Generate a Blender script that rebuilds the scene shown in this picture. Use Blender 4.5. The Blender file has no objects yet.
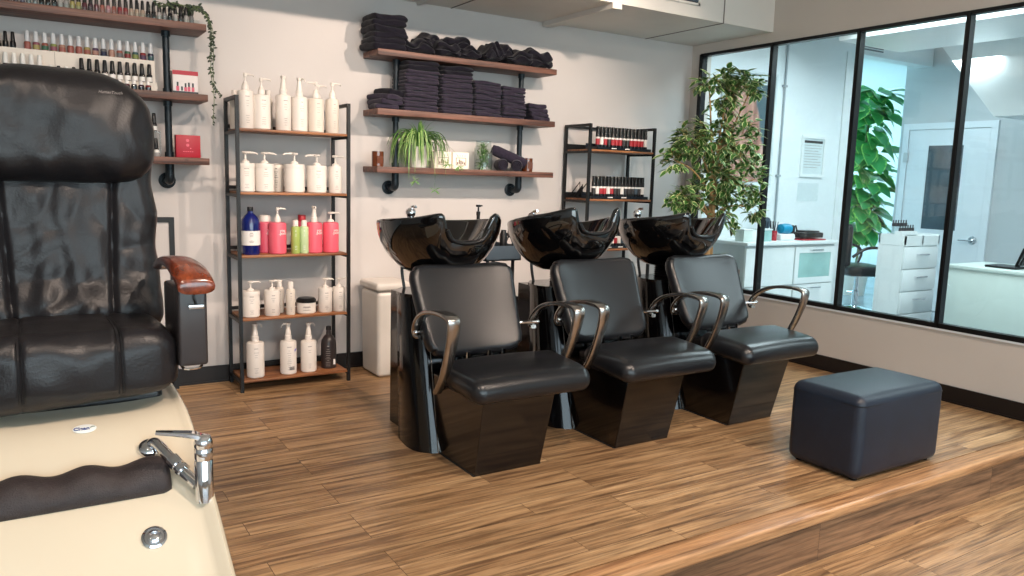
import bpy, bmesh, math, random
from mathutils import Vector, Matrix, noise, Euler
random.seed(7)
PI=math.pi; R=math.radians
sc=bpy.context.scene
COL=sc.collection
sin,cos=math.sin,math.cos
# ------------------------------------------------------------------ materials
MATS={}
def newmat(name):
    m=bpy.data.materials.new(name); m.use_nodes=True
    nt=m.node_tree; b=nt.nodes['Principled BSDF']
    return m,nt,b
def lin(c):
    return tuple(((x/255)/12.92 if x/255<=0.04045 else ((x/255+0.055)/1.055)**2.4) for x in c)+(1,)
def mat(name,col,rough=.5,metal=0,spec=.5,var=0,vscale=8,bump=0,bscale=60,coat=0,emit=None,estr=0,trans=0,ior=1.45,alpha=1,stretch=None,sheen=0):
    """simple procedural material; colour varied by object-space noise"""
    if name in MATS: return MATS[name]
    m,nt,b=newmat(name); c=lin(col)
    b.inputs['Base Color'].default_value=c
    b.inputs['Roughness'].default_value=rough; b.inputs['Metallic'].default_value=metal
    b.inputs['Specular IOR Level'].default_value=spec
    b.inputs['Coat Weight'].default_value=coat; b.inputs['Coat Roughness'].default_value=.04
    b.inputs['IOR'].default_value=ior
    b.inputs['Transmission Weight'].default_value=trans
    b.inputs['Sheen Weight'].default_value=sheen
    if emit:
        b.inputs['Emission Color'].default_value=lin(emit); b.inputs['Emission Strength'].default_value=estr
    tc=nt.nodes.new('ShaderNodeTexCoord'); mp=nt.nodes.new('ShaderNodeMapping')
    nt.links.new(tc.outputs['Object'],mp.inputs['Vector'])
    if stretch: mp.inputs['Scale'].default_value=stretch
    n=nt.nodes.new('ShaderNodeTexNoise'); n.inputs['Scale'].default_value=vscale; n.inputs['Detail'].default_value=6
    nt.links.new(mp.outputs[0],n.inputs['Vector'])
    if var:
        r=nt.nodes.new('ShaderNodeValToRGB')
        r.color_ramp.elements[0].position=.3; r.color_ramp.elements[1].position=.7
        r.color_ramp.elements[0].color=tuple(x*(1-var) for x in c[:3])+(1,)
        r.color_ramp.elements[1].color=tuple(min(1,x*(1+var)) for x in c[:3])+(1,)
        nt.links.new(n.outputs['Fac'],r.inputs['Fac']); nt.links.new(r.outputs[0],b.inputs['Base Color'])
    if bump:
        n2=nt.nodes.new('ShaderNodeTexNoise'); n2.inputs['Scale'].default_value=bscale; n2.inputs['Detail'].default_value=4
        nt.links.new(mp.outputs[0],n2.inputs['Vector'])
        bp=nt.nodes.new('ShaderNodeBump'); bp.inputs['Strength'].default_value=bump; bp.inputs['Distance'].default_value=.004
        nt.links.new(n2.outputs['Fac'],bp.inputs['Height']); nt.links.new(bp.outputs[0],b.inputs['Normal'])
    MATS[name]=m; return m
def M(n): return MATS[n]
def wood(name,base,dark,light,plank=None,vert=False,rough=.4,grain=1.0,along='x',coat=0):
    m,nt,b=newmat(name); N=nt.nodes.new; L=nt.links.new
    tc=N('ShaderNodeTexCoord'); mp=N('ShaderNodeMapping'); L(tc.outputs['Object'],mp.inputs['Vector'])
    if vert: mp.inputs['Rotation'].default_value=(R(-90),0,0)   # z -> y
    if along=='y': mp.inputs['Rotation'].default_value=(0,0,R(90))
    def stretched(sx,sy,scale,detail=8,dist=0.0,rough_=.65):
        q=N('ShaderNodeMapping'); q.inputs['Scale'].default_value=(sx,sy,sy); L(mp.outputs[0],q.inputs['Vector'])
        n=N('ShaderNodeTexNoise'); n.inputs['Scale'].default_value=scale; n.inputs['Detail'].default_value=detail
        n.inputs['Distortion'].default_value=dist; n.inputs['Roughness'].default_value=rough_
        return q,n
    def mix(a,c,f,mode='MIX'):
        x=N('ShaderNodeMix'); x.data_type='RGBA'; x.blend_type=mode
        for s,i in ((a,6),(c,7)):
            if isinstance(s,tuple): x.inputs[i].default_value=s
            else: L(s,x.inputs[i])
        if isinstance(f,float): x.inputs[0].default_value=f
        else: L(f,x.inputs[0])
        return x.outputs[2]
    def ramp(src,p0,p1,c0=(0,0,0,1),c1=(1,1,1,1)):
        r=N('ShaderNodeValToRGB'); r.color_ramp.elements[0].position=p0; r.color_ramp.elements[1].position=p1
        r.color_ramp.elements[0].color=c0; r.color_ramp.elements[1].color=c1; L(src,r.inputs['Fac']); return r.outputs[0]
    D,B_,Lt=lin(dark),lin(base),lin(light)
    q1,n1=stretched(.9,16,1.6,dist=.6)
    offs=None
    if plank:
        br=N('ShaderNodeTexBrick'); L(mp.outputs[0],br.inputs['Vector'])
        br.inputs['Scale'].default_value=1; br.inputs['Brick Width'].default_value=plank[0]; br.inputs['Row Height'].default_value=plank[1]
        br.inputs['Mortar Size'].default_value=.0012; br.inputs['Mortar Smooth'].default_value=.3
        br.inputs['Color1'].default_value=(0,0,0,1); br.inputs['Color2'].default_value=(1,1,1,1); br.inputs['Mortar'].default_value=(.5,.5,.5,1)
        br.offset=.37; br.offset_frequency=3
        # shift the grain of every plank
        ad=N('ShaderNodeVectorMath'); ad.operation='ADD'; sclr=N('ShaderNodeVectorMath'); sclr.operation='SCALE'; sclr.inputs['Scale'].default_value=9.0
        L(br.outputs['Color'],sclr.inputs[0]); L(q1.outputs[0],ad.inputs[0]); L(sclr.outputs[0],ad.inputs[1]); L(ad.outputs[0],n1.inputs['Vector'])
    else: L(q1.outputs[0],n1.inputs['Vector'])
    q2,n2=stretched(2.2,55,1.2,detail=6,dist=.3)
    if plank:
        ad2=N('ShaderNodeVectorMath'); ad2.operation='ADD'; L(q2.outputs[0],ad2.inputs[0]); L(sclr.outputs[0],ad2.inputs[1]); L(ad2.outputs[0],n2.inputs['Vector'])
    else: L(q2.outputs[0],n2.inputs['Vector'])
    c=mix(D,B_,ramp(n1.outputs['Fac'],.36,.52))
    c=mix(c,Lt,ramp(n1.outputs['Fac'],.52,.70))
    st=ramp(n2.outputs['Fac'],.35,.56,c0=(.42*grain+.58*(1-grain),)*3+(1,),c1=(1.04,1.04,1.04,1))
    c=mix(c,st,.85,'MULTIPLY')
    # knots
    q3,n3=stretched(3.0,7.5,1.6,detail=2); L(q3.outputs[0],n3.inputs['Vector'])
    kn=ramp(n3.outputs['Fac'],.70,.76); c=mix(c,D,kn)
    if plank:
        tone=ramp(br.outputs['Color'],0.0,1.0,c0=(.84,.80,.78,1),c1=(1.10,1.10,1.10,1)); c=mix(c,tone,1.0,'MULTIPLY')
        c=mix(c,(D[0]*.35,D[1]*.35,D[2]*.35,1),br.outputs['Fac'])
    L(c,b.inputs['Base Color'])
    b.inputs['Roughness'].default_value=rough; b.inputs['Coat Weight'].default_value=coat; b.inputs['Coat Roughness'].default_value=.25
    rr=N('ShaderNodeMapRange'); rr.inputs['To Min'].default_value=rough-.08; rr.inputs['To Max'].default_value=rough+.12
    L(n1.outputs['Fac'],rr.inputs['Value']); L(rr.outputs[0],b.inputs['Roughness'])
    bp=N('ShaderNodeBump'); bp.inputs['Strength'].default_value=.25; bp.inputs['Distance'].default_value=.0015
    L(n2.outputs['Fac'],bp.inputs['Height'])
    if plank:
        bp2=N('ShaderNodeBump'); bp2.invert=True; bp2.inputs['Strength'].default_value=.6; bp2.inputs['Distance'].default_value=.002
        L(br.outputs['Fac'],bp2.inputs['Height']); L(bp.outputs[0],bp2.inputs['Normal']); L(bp2.outputs[0],b.inputs['Normal'])
    else: L(bp.outputs[0],b.inputs['Normal'])
    MATS[name]=m; return m
def glassmat(name,tint,gloss=.08):
    m=bpy.data.materials.new(name); m.use_nodes=True; nt=m.node_tree; nt.nodes.remove(nt.nodes['Principled BSDF'])
    o=nt.nodes['Material Output']; N=nt.nodes.new; L=nt.links.new
    t=N('ShaderNodeBsdfTransparent'); t.inputs[0].default_value=tint
    g=N('ShaderNodeBsdfGlossy'); g.inputs['Roughness'].default_value=.02
    f=N('ShaderNodeLayerWeight'); f.inputs['Blend'].default_value=.5
    pw=N('ShaderNodeMath'); pw.operation='POWER'; L(f.outputs['Facing'],pw.inputs[0]); pw.inputs[1].default_value=5
    ma=N('ShaderNodeMath'); ma.operation='MULTIPLY_ADD'; L(pw.outputs[0],ma.inputs[0]); ma.inputs[1].default_value=.9; ma.inputs[2].default_value=.035
    mx=N('ShaderNodeMixShader'); L(ma.outputs[0],mx.inputs[0]); L(t.outputs[0],mx.inputs[1]); L(g.outputs[0],mx.inputs[2]); L(mx.outputs[0],o.inputs[0])
    MATS[name]=m; return m
def leafmat(name,inner,edge,thr=.62,rough=.45):
    m,nt,b=newmat(name); N=nt.nodes.new; L=nt.links.new
    uv=N('ShaderNodeUVMap'); s=N('ShaderNodeSeparateXYZ'); L(uv.outputs[0],s.inputs[0])
    n=N('ShaderNodeTexNoise'); n.inputs['Scale'].default_value=30; tc=N('ShaderNodeTexCoord'); L(tc.outputs['Object'],n.inputs['Vector'])
    a=N('ShaderNodeMath'); a.operation='MULTIPLY_ADD'; L(n.outputs['Fac'],a.inputs[0]); a.inputs[1].default_value=.5; L(s.outputs[0],a.inputs[2])
    r=N('ShaderNodeValToRGB'); e=r.color_ramp.elements; e[0].position=thr+.18; e[0].color=lin(inner); e[1].position=thr+.32; e[1].color=lin(edge)
    L(a.outputs[0],r.inputs['Fac']); n2=N('ShaderNodeTexNoise'); n2.inputs['Scale'].default_value=7; L(tc.outputs['Object'],n2.inputs['Vector'])
    h=N('ShaderNodeHueSaturation'); mr=N('ShaderNodeMapRange'); mr.inputs['To Min'].default_value=.6; mr.inputs['To Max'].default_value=1.5
    L(n2.outputs['Fac'],mr.inputs['Value']); L(mr.outputs[0],h.inputs['Value']); L(r.outputs[0],h.inputs['Color']); L(h.outputs[0],b.inputs['Base Color'])
    b.inputs['Roughness'].default_value=rough
    b.inputs['Subsurface Weight'].default_value=.0
    MATS[name]=m; return m
def metalmat(name,c,rough,bump=.05): return mat(name,c,rough,1,.5,var=.12,vscale=30,bump=bump,bscale=200)

mat('wall_paint',(198,193,190),.75,var=.03,vscale=1.5,bump=.08,bscale=90)
mat('wall_paint_right',(205,196,188),.75,var=.03,vscale=1.5,bump=.08,bscale=90)
mat('ceiling_paint',(214,214,210),.8,var=.03,vscale=1.2,bump=.08,bscale=70)
mat('duct_paint',(216,212,205),.7,var=.05,vscale=2,bump=.1,bscale=40)
mat('baseboard_black',(22,17,17),.45,var=.15,vscale=6,bump=.05)
mat('frame_black',(14,15,17),.4,spec=.4,var=.2,vscale=10)
mat('rack_black',(15,16,18),.45,var=.2,vscale=12,bump=.1,bscale=150)
mat('pipe_black',(34,42,48),.4,metal=.4,var=.25,vscale=14,bump=.25,bscale=120)
mat('seam_grey',(120,112,106),.8,var=.1)
mat('leather_black',(24,25,28),.28,spec=.55,var=.06,vscale=10,bump=.10,bscale=220)
mat('leather_pedicure',(33,31,33),.36,spec=.42,var=.14,vscale=6,bump=.25,bscale=120)
mat('leather_ottoman',(25,34,48),.42,spec=.5,var=.12,vscale=10,bump=.25,bscale=220)
mat('lacquer_black',(9,8,9),.13,spec=.35,var=.2,vscale=3,coat=.15)
mat('lacquer_base',(13,9,8),.14,spec=.5,var=.2,vscale=3,coat=.3)
mat('bowl_black',(7,7,8),.05,spec=.6,var=.1,coat=1)
metalmat('chrome',(225,225,228),.07,0)
metalmat('pewter',(172,168,164),.27)
mat('cream_shell',(222,208,184),.16,spec=.5,var=.03,vscale=2,coat=.7)
mat('cream_dark',(190,180,160),.4,var=.05)
mat('plastic_white',(222,214,206),.35,var=.02,bump=.02)
mat('plastic_offwhite',(214,204,192),.4,var=.03)
mat('plastic_pink',(220,92,110),.38,var=.05)
mat('plastic_pinkdeep',(200,78,100),.38,var=.05)
mat('plastic_green',(160,180,96),.38,var=.05)
mat('plastic_mint',(186,208,160),.38,var=.05)
mat('plastic_blue',(18,30,96),.12,spec=.6,var=.1,coat=.4)
mat('plastic_char',(52,46,46),.3,var=.1)
mat('plastic_black',(18,18,20),.3,var=.1)
mat('conduit_grey',(150,160,166),.5,var=.05)
mat('plastic_greyblue',(70,84,96),.45,var=.1)
mat('print_grey',(150,142,138),.6)
mat('print_dark',(60,54,56),.6)
mat('print_white',(235,235,230),.6)
mat('print_blue',(30,60,130),.5)
mat('print_lilac',(120,110,190),.6)
mat('label_white',(228,224,220),.55,var=.02)
mat('towel_black',(27,26,34),.95,spec=.05,var=.25,vscale=60,bump=.35,bscale=300,sheen=.12)
mat('towel_purple',(50,45,58),.95,spec=.05,var=.2,vscale=60,bump=.35,bscale=300,sheen=.15)
mat('pot_white',(222,218,210),.35,var=.04)
mat('pot_brown',(120,92,74),.6,var=.15,vscale=12,bump=.2)
mat('soil',(50,38,30),.95,var=.4,vscale=60,bump=1,bscale=80)
mat('bark',(158,126,84),.8,var=.3,vscale=20,bump=.8,bscale=60,stretch=(1,1,.3))
mat('stem_green',(90,110,60),.6,var=.2)
mat('amber_glass',(98,48,20),.08,spec=.6,var=.15,coat=.6)
mat('red_box',(170,26,46),.45,var=.05)
mat('white_card',(222,214,212),.5,var=.03)
mat('box_glow_white',(244,236,220),.5,var=.04,vscale=30)  # white brightened in place of a glow; the boxes give no light
mat('bin_white',(214,208,200),.4,var=.03)
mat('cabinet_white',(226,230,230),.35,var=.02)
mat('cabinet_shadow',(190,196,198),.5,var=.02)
mat('desk_mint',(206,218,212),.35,var=.02)
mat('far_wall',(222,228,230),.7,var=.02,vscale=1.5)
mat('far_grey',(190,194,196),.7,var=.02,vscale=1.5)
mat('door_white',(222,226,230),.4,var=.02)
mat('frosted_pane',(150,190,186),.2,spec=.6,var=.15,vscale=5)
mat('door_pane',(72,84,92),.15,spec=.6,var=.25,vscale=4)
mat('floor_far',(150,160,166),.25,var=.2,vscale=3)
mat('tray_dark',(22,30,40),.35,var=.2)
mat('teal_plastic',(20,140,180),.35,var=.1)
mat('red_plastic',(170,40,50),.4,var=.1)
mat('poster_paper',(206,216,218),.5,var=.02)
glassmat('window_glass',(.90,.965,.975,1))
glassmat('clear_glass',(.93,.96,.95,1))
wood('floor_wood',(176,140,100),(118,88,62),(206,170,128),plank=(1.05,.118),rough=.36,grain=.85)
wood('riser_wood',(142,108,80),(92,68,50),(164,126,92),plank=(1.4,.5),vert=True,rough=.5)
wood('nosing_wood',(186,140,98),(140,100,68),(206,162,118),rough=.3,grain=.6)
wood('shelf_wood',(112,74,60),(72,46,38),(140,98,82),rough=.5,grain=.7)
wood('shelf_oak',(150,96,58),(104,62,36),(176,120,78),rough=.45,grain=.6)
wood('arm_wood',(120,50,24),(80,30,14),(150,70,36),rough=.16,grain=.4,along='y',coat=.8)
leafmat('leaf_ficus',(66,112,48),(212,220,160),thr=.70)
leafmat('leaf_spider',(74,124,52),(178,200,130),thr=.75)
leafmat('leaf_vine',(44,54,42),(96,106,88),thr=.7)
leafmat('leaf_fig',(64,160,84),(150,215,110),thr=.8,rough=.3)  # greens lightened to imitate daylight coming through the leaves
# ------------------------------------------------------------------ geometry
class G:
    """collects geometry of ONE mesh"""
    def __init__(s): s.v=[]; s.f=[]; s.mi=[]; s.uv={}
    def add(s,V,F,T=None,mi=0):
        o=len(s.v)
        s.v+= [tuple((T@Vector(p)) if T else Vector(p)) for p in V]
        for f in F: s.f.append(tuple(i+o for i in f)); s.mi.append(mi)
        return s
    def box(s,c,d,T=None,mi=0):
        x,y,z=c; a,b,h=d[0]/2,d[1]/2,d[2]/2
        V=[(x+i*a,y+j*b,z+k*h) for i in(-1,1) for j in(-1,1) for k in(-1,1)]
        return s.add(V,[(0,1,3,2),(4,6,7,5),(0,4,5,1),(2,3,7,6),(0,2,6,4),(1,5,7,3)],T,mi)
    def bx(s,x0,x1,y0,y1,z0,z1,T=None,mi=0): return s.box(((x0+x1)/2,(y0+y1)/2,(z0+z1)/2),(abs(x1-x0),abs(y1-y0),abs(z1-z0)),T,mi)
    def loft(s,rings,cap0=True,cap1=True,closed=True,T=None,mi=0):
        n=len(rings[0]); V=[p for r in rings for p in r]; F=[]
        for i in range(len(rings)-1):
            for j in range(n if closed else n-1):
                a=i*n+j; b=i*n+(j+1)%n; F.append((a,b,b+n,a+n))
        if cap0: F.append(tuple(range(n))[::-1])
        if cap1: F.append(tuple((len(rings)-1)*n+j for j in range(n)))
        return s.add(V,F,T,mi)
    def lathe(s,prof,n=24,c=(0,0,0),T=None,cap0=True,cap1=True,mi=0,sx=1,sy=1):
        rings=[[(c[0]+sx*r*cos(2*PI*j/n),c[1]+sy*r*sin(2*PI*j/n),c[2]+z) for j in range(n)] for r,z in prof]
        return s.loft(rings,cap0,cap1,True,T,mi)
    def tube(s,pts,r,n=10,T=None,mi=0,cap=True,flat=None,up=None):
        """round tube, or a flat bar when flat=(half width, half thickness); up = fixed width direction"""
        P=[Vector(p) for p in pts]; rings=[]; k=len(P)
        prev=None
        for i,p in enumerate(P):
            t=(P[min(i+1,k-1)]-P[max(i-1,0)]).normalized()
            if up: a=Vector(up); a=(a-a.dot(t)*t).normalized()
            else:
                if prev is None:
                    a=Vector((0,0,1)) if abs(t.z)<.9 else Vector((1,0,0)); a=(a-a.dot(t)*t).normalized()
                else: a=(prev-prev.dot(t)*t).normalized()
            prev=a; b=t.cross(a)
            rr=r[i] if isinstance(r,(list,tuple)) else r
            if flat:
                w,h=flat[i] if isinstance(flat,list) else flat
                e=min(w,h)*.45
                sec=[(w,-h+e),(w,h-e),(w-e,h),(-w+e,h),(-w,h-e),(-w,-h+e),(-w+e,-h),(w-e,-h)]
                rings.append([tuple(p+a*x+b*y) for x,y in sec])
            else: rings.append([tuple(p+a*rr*cos(2*PI*j/n)+b*rr*sin(2*PI*j/n)) for j in range(n)])
        return s.loft(rings,cap,cap,True,T,mi)
    def rbox(s,c,d,r,seg=3,mid=(1,1,1),fn=None,T=None,mi=0):
        """rounded box; mid = flat subdivisions per axis; fn(p,unit)->p deforms"""
        h=[x/2 for x in d]; r=min(r,min(h)*.999); co=[]
        for a in range(3):
            hi=h[a]-r; l=[-h[a]+r-r*math.tan(PI/4*(1-i/seg)) for i in range(seg)]
            m=mid[a]; l+=[-hi+2*hi*i/m for i in range(m+1)] if hi>1e-6 else [0]
            l+=[h[a]-r+r*math.tan(PI/4*((i+1)/seg)) for i in range(seg)]
            co.append(l)
        idx={};V=[];F=[]
        def vid(p):
            k=tuple(round(x,6) for x in p)
            if k in idx: return idx[k]
            inn=Vector([max(-(h[a]-r),min(h[a]-r,p[a])) for a in range(3)]); dd=Vector(p)-inn
            q=inn+(dd.normalized()*r if dd.length>1e-9 else dd)
            if fn: q=fn(q,(q[0]/h[0],q[1]/h[1],q[2]/h[2]))
            idx[k]=len(V); V.append((q[0]+c[0],q[1]+c[1],q[2]+c[2])); return idx[k]
        for a in range(3):
            b,e=(a+1)%3,(a+2)%3
            for sg in(-1,1):
                lb,le=co[b],co[e]
                for i in range(len(lb)-1):
                    for j in range(len(le)-1):
                        q=[]
                        for (ii,jj) in ((i,j),(i+1,j),(i+1,j+1),(i,j+1)):
                            p=[0,0,0]; p[a]=sg*h[a]; p[b]=lb[ii]; p[e]=le[jj]; q.append(vid(p))
                        if sg<0: q=q[::-1]
                        q2=[]
                        for x in q:
                            if x not in q2: q2.append(x)
                        if len(q2)>2: F.append(tuple(q2))
        return s.add(V,F,T,mi)
    def sphere(s,c,r,n=12,sc_=(1,1,1),T=None,mi=0):
        m=max(6,n//2)
        rings=[[(c[0]+sc_[0]*r*sin(PI*(i+.001)/(m+.002))*cos(2*PI*j/n),c[1]+sc_[1]*r*sin(PI*(i+.001)/(m+.002))*sin(2*PI*j/n),c[2]-sc_[2]*r*cos(PI*(i+.001)/(m+.002))) for j in range(n)] for i in range(m+1)]
        return s.loft(rings,True,True,True,T,mi)
    def mesh(s,name,mats,smooth=True,ang=38):
        me=bpy.data.meshes.new(name); me.from_pydata(s.v,[],s.f)
        if not isinstance(mats,(list,tuple)): mats=[mats]
        for m in mats: me.materials.append(MATS[m] if isinstance(m,str) else m)
        for p,i in zip(me.polygons,s.mi): p.material_index=i
        bm=bmesh.new(); bm.from_mesh(me); bmesh.ops.recalc_face_normals(bm,faces=bm.faces) if not getattr(s,'keep',False) else None; bm.to_mesh(me); bm.free()
        if smooth:
            me.polygons.foreach_set('use_smooth',[True]*len(me.polygons)); me.set_sharp_from_angle(angle=R(ang))
        if s.uv:
            l=me.uv_layers.new(name='UVMap')
            for lp in me.loops: l.data[lp.index].uv=s.uv.get(lp.vertex_index,(0,0))
        me.update(); return me
    def obj(s,name,mats,parent=None,smooth=True,ang=38,loc=None,label=None):
        o=bpy.data.objects.new(name,s.mesh(name,mats,smooth,ang)); COL.objects.link(o)
        if parent: o.parent=parent
        if loc: o.location=loc
        if label: o['label']=label
        return o
def frame4(g,x0,x1,z0,z1,t,y0,y1,ax='x'):
    for b in ((x0,x1,z1-t,z1),(x0,x1,z0,z0+t),(x0,x0+t,z0+t,z1-t),(x1-t,x1,z0+t,z1-t)):
        if ax=='x': g.bx(b[0],b[1],y0,y1,b[2],b[3])
        else: g.bx(y0,y1,b[0],b[1],b[2],b[3])
    return g
def tag(o,label,cat,group=None,kind=None):
    if label: o['label']=label
    if cat: o['category']=cat
    if group: o['group']=group
    if kind: o['kind']=kind
    return o
def struct(o): o['kind']='structure'; return o
def thing(name,label,cat,loc=(0,0,0),rz=0,group=None):
    o=bpy.data.objects.new(name,None); o.empty_display_size=.1; COL.objects.link(o); o.location=loc; o.rotation_euler=(0,0,rz)
    return tag(o,label,cat,group)
def dup(o,loc=None,rz=None,label=None,group=None,parent=None,rot=None,scale=None):
    c=o.copy(); COL.objects.link(c)
    if parent is not None: c.parent=parent
    for ch in list(o.children): dup(ch,parent=c)
    if loc is not None: c.location=loc
    if rz is not None: c.rotation_euler=(0,0,rz)
    if rot is not None: c.rotation_euler=rot
    if scale is not None: c.scale=scale
    if label: c['label']=label
    if group: c['group']=group
    return c
def TR(loc=(0,0,0),rot=(0,0,0),scale=(1,1,1)):
    return Matrix.LocRotScale(Vector(loc),Euler(rot),Vector(scale))
def catmull(pts,k=6):
    P=[Vector(p) for p in pts]; out=[]
    for i in range(len(P)-1):
        p0=P[max(i-1,0)];p1=P[i];p2=P[i+1];p3=P[min(i+2,len(P)-1)]
        for j in range(k):
            t=j/k; out.append(.5*((2*p1)+(-p0+p2)*t+(2*p0-5*p1+4*p2-p3)*t*t+(-p0+3*p1-3*p2+p3)*t**3))
    out.append(P[-1]); return out
def textmesh(name,txt,size,mat_,parent=None,T=None,ext=.0006,shear=0,align='CENTER',bold=0):
    cu=bpy.data.curves.new(name,'FONT'); cu.body=txt; cu.size=size; cu.extrude=ext; cu.align_x=align; cu.align_y='CENTER'; cu.shear=shear; cu.offset=bold
    t=bpy.data.objects.new(name,cu); COL.objects.link(t)
    dg=bpy.context.evaluated_depsgraph_get(); me=bpy.data.meshes.new_from_object(t.evaluated_get(dg))
    bpy.data.objects.remove(t); bpy.data.curves.remove(cu)
    if T: me.transform(T)
    me.materials.clear(); me.materials.append(MATS[mat_])
    o=bpy.data.objects.new(name,me); COL.objects.link(o)
    if parent: o.parent=parent
    return o
ORD=['first','second','third','fourth','fifth','sixth','seventh','eighth','ninth','tenth','eleventh','twelfth','thirteenth','fourteenth','fifteenth','sixteenth','seventeenth','eighteenth','nineteenth','twentieth']
ORD+= ['twenty-'+x for x in ORD[:9]]+['thirtieth']+['thirty-'+x for x in ORD[:9]]+['fortieth']+['forty-'+x for x in ORD[:9]]
def nth(i,n,side='left'):
    if i==0: return 'leftmost'
    if i==n-1: return 'rightmost'
    return ORD[i]+' from the left'
def level(i,n):   # i counted from the bottom
    if i==0: return 'bottommost'
    if i==n-1: return 'topmost'
    return ORD[n-1-i]+' from the top'
# ------------------------------------------------------------------ camera
cam=bpy.data.cameras.new('camera'); co=bpy.data.objects.new('camera',cam); COL.objects.link(co); sc.camera=co
cam.sensor_width=36; cam.lens=778/1024*36; cam.clip_start=.05; cam.clip_end=200
a=Vector((1248,-73,778)).normalized(); b_=Vector((-492,-124,778)); b_=(b_-b_.dot(a)*a).normalized(); c_=a.cross(b_)
Rm=Matrix((a,b_,c_))               # world = Rm @ (x right, y down, z forward)
right=Rm@Vector((1,0,0)); up=Rm@Vector((0,-1,0)); back=Rm@Vector((0,0,-1))
mw=Matrix((right,up,back)).transposed().to_4x4(); mw.translation=Vector((0,0,1.35)); co.matrix_world=mw
# ------------------------------------------------------------------ the room
YB,XR,ZC,ZL=5.12,5.02,3.05,-.228
def sbox(name,mat_,*bs,**k):
    g=G()
    for b in bs: g.bx(*b)
    return struct(g.obj(name,mat_,smooth=False,**k))
fl=sbox('floor','floor_wood',(-4,XR,2.02,YB,-.05,0),(-4,.9,-1.0,2.02,-.05,0))
sbox('floor_lower','floor_wood',(-4,XR,-4,1.94,ZL-.05,ZL))
# step: riser board and rounded nosing
sbox('trim_1','riser_wood',(.9,XR,1.935,1.965,ZL,-.030),(.9,.93,-1.0,1.935,ZL,-.030),(-4,.9,-1.0,-.97,ZL,-.030))
g=G(); g.rbox(((.9+XR)/2,1.965,-.022),(XR-.9,.11,.052),.016,3); struct(g.obj('trim_2','nosing_wood'))
sbox('wall_back','wall_paint',(-4,XR,YB,YB+.12,-.25,ZC))
sbox('wall_left','wall_paint',(-4.12,-4,-4,YB+.12,-.25,ZC))
# window wall with its opening
Y0,Y1,Z0,Z1=.46,5.01,.47,2.45
sbox('wall_right','wall_paint_right',(XR,XR+.12,-4,YB+.12,-.25,Z0),(XR,XR+.12,-4,YB+.12,Z1,ZC),(XR,XR+.12,Y1,YB+.12,Z0,Z1),(XR,XR+.12,-4,Y0,Z0,Z1))
sbox('wall_front','wall_paint',(-4,XR,-4.12,-4,-.25,.35),(-4,XR,-4.12,-4,2.75,ZC),(-4,-3.3,-4.12,-4,.35,2.75),(4.4,XR,-4.12,-4,.35,2.75))
sbox('ceiling','ceiling_paint',(-4,XR,-4,YB,ZC,ZC+.1))
# baseboards
def baseboard(name,x0,x1,y0,y1):
    g=G(); g.bx(x0,x1,y0,y1,0,.108)
    g.bx(x0-(0 if x1-x0>1 else .004),x1,y0-(.004 if x1-x0>1 else 0),y1,0,.012)
    struct(g.obj(name,'baseboard_black',smooth=False))
baseboard('baseboard_back',-4,XR-.012,YB-.012,YB)
baseboard('baseboard_right',XR-.012,XR,2.02,YB)
# window: frame, mullions, panes
def window():
    fx0,fx1=XR-.012,XR+.045; w=.015
    g=G(); g.bx(fx0,fx1,Y0,Y1,Z1-.018,Z1+.006); g.bx(fx0,fx1,Y0,Y1,Z0-.004,Z0+.028); g.bx(fx0,fx1,Y1-.03,Y1+.01,Z0,Z1); g.bx(fx0,fx1,Y0-.01,Y0+.03,Z0,Z1)
    fr=struct(g.obj('window_1','frame_black',smooth=False))
    ms=[4.25,3.5,2.75,2.0,1.25]
    for y in ms:
        g=G(); g.bx(fx0,fx1,y-w,y+w,Z0,Z1); g.bx(fx0-.004,fx1,y-w*.55,y+w*.55,Z0,Z1); g.obj('mullion','frame_black',fr,smooth=False)
    ys=[Y1]+ms+[Y0]
    for a,b in zip(ys,ys[1:]):
        g=G(); g.bx(XR+.012,XR+.020,b+.012,a-.012,Z0+.02,Z1-.012); g.obj('pane','window_glass',fr,smooth=False)
    g=G(); g.bx(XR-.016,XR,Y0,Y1+.02,Z0-.016,Z0-.004); g.obj('window_ledge','door_white',fr,smooth=False)
window()
# front shop window (behind the viewer)
g=G()
for x in (-3.3,-1.4,.5,2.45,4.36): g.bx(x,x+.04,-4.09,-4.03,.35,2.75)
g.bx(-3.3,4.4,-4.09,-4.03,.35,.39); g.bx(-3.3,4.4,-4.09,-4.03,2.71,2.75); w2=struct(g.obj('window_2','frame_black',smooth=False))
g=G(); g.bx(-3.26,4.36,-4.064,-4.056,.39,2.71); g.obj('pane','clear_glass',w2,smooth=False)
# ceiling duct along the back wall
dz=2.535
duct=thing('ceiling_duct','long white boxed duct running along the top of the back wall under the ceiling','duct',(3.0,4.69,dz))
g=G(); g.bx(-7,2.02-.0,-.43,.43,0,ZC-dz-.001); g.obj('casing','duct_paint',duct,smooth=False)
for x in (1.47,-.35,-1.5,-3.2): g=G(); g.bx(x-.004,x+.004,-.434,.43,-.004,ZC-dz-.002); g.obj('seam','seam_grey',duct,smooth=False)
g=G(); g.bx(.42,.50,-.43,.40,-.035,.0); g.obj('hanger_strap','duct_paint',duct,smooth=False)
g=G(); g.bx(-.62,-.59,-.43,.42,-.02,.0); g.obj('hanger_strap','duct_paint',duct,smooth=False)
vent=thing('air_vent','dark louvred air vent set in the front of the white duct','vent',(3.95,4.255,2.69))
g=G(); g.bx(-.26,.26,-.012,.0,-.07,-.055); g.bx(-.26,.26,-.012,0,.055,.07); g.bx(-.26,-.24,-.012,0,-.07,.07); g.bx(.24,.26,-.012,0,-.07,.07); g.obj('frame','duct_paint',vent,smooth=False)
g=G(); g.bx(-.24,.24,-.003,0,-.055,.055); g.obj('backing','frame_black',vent,smooth=False)
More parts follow.
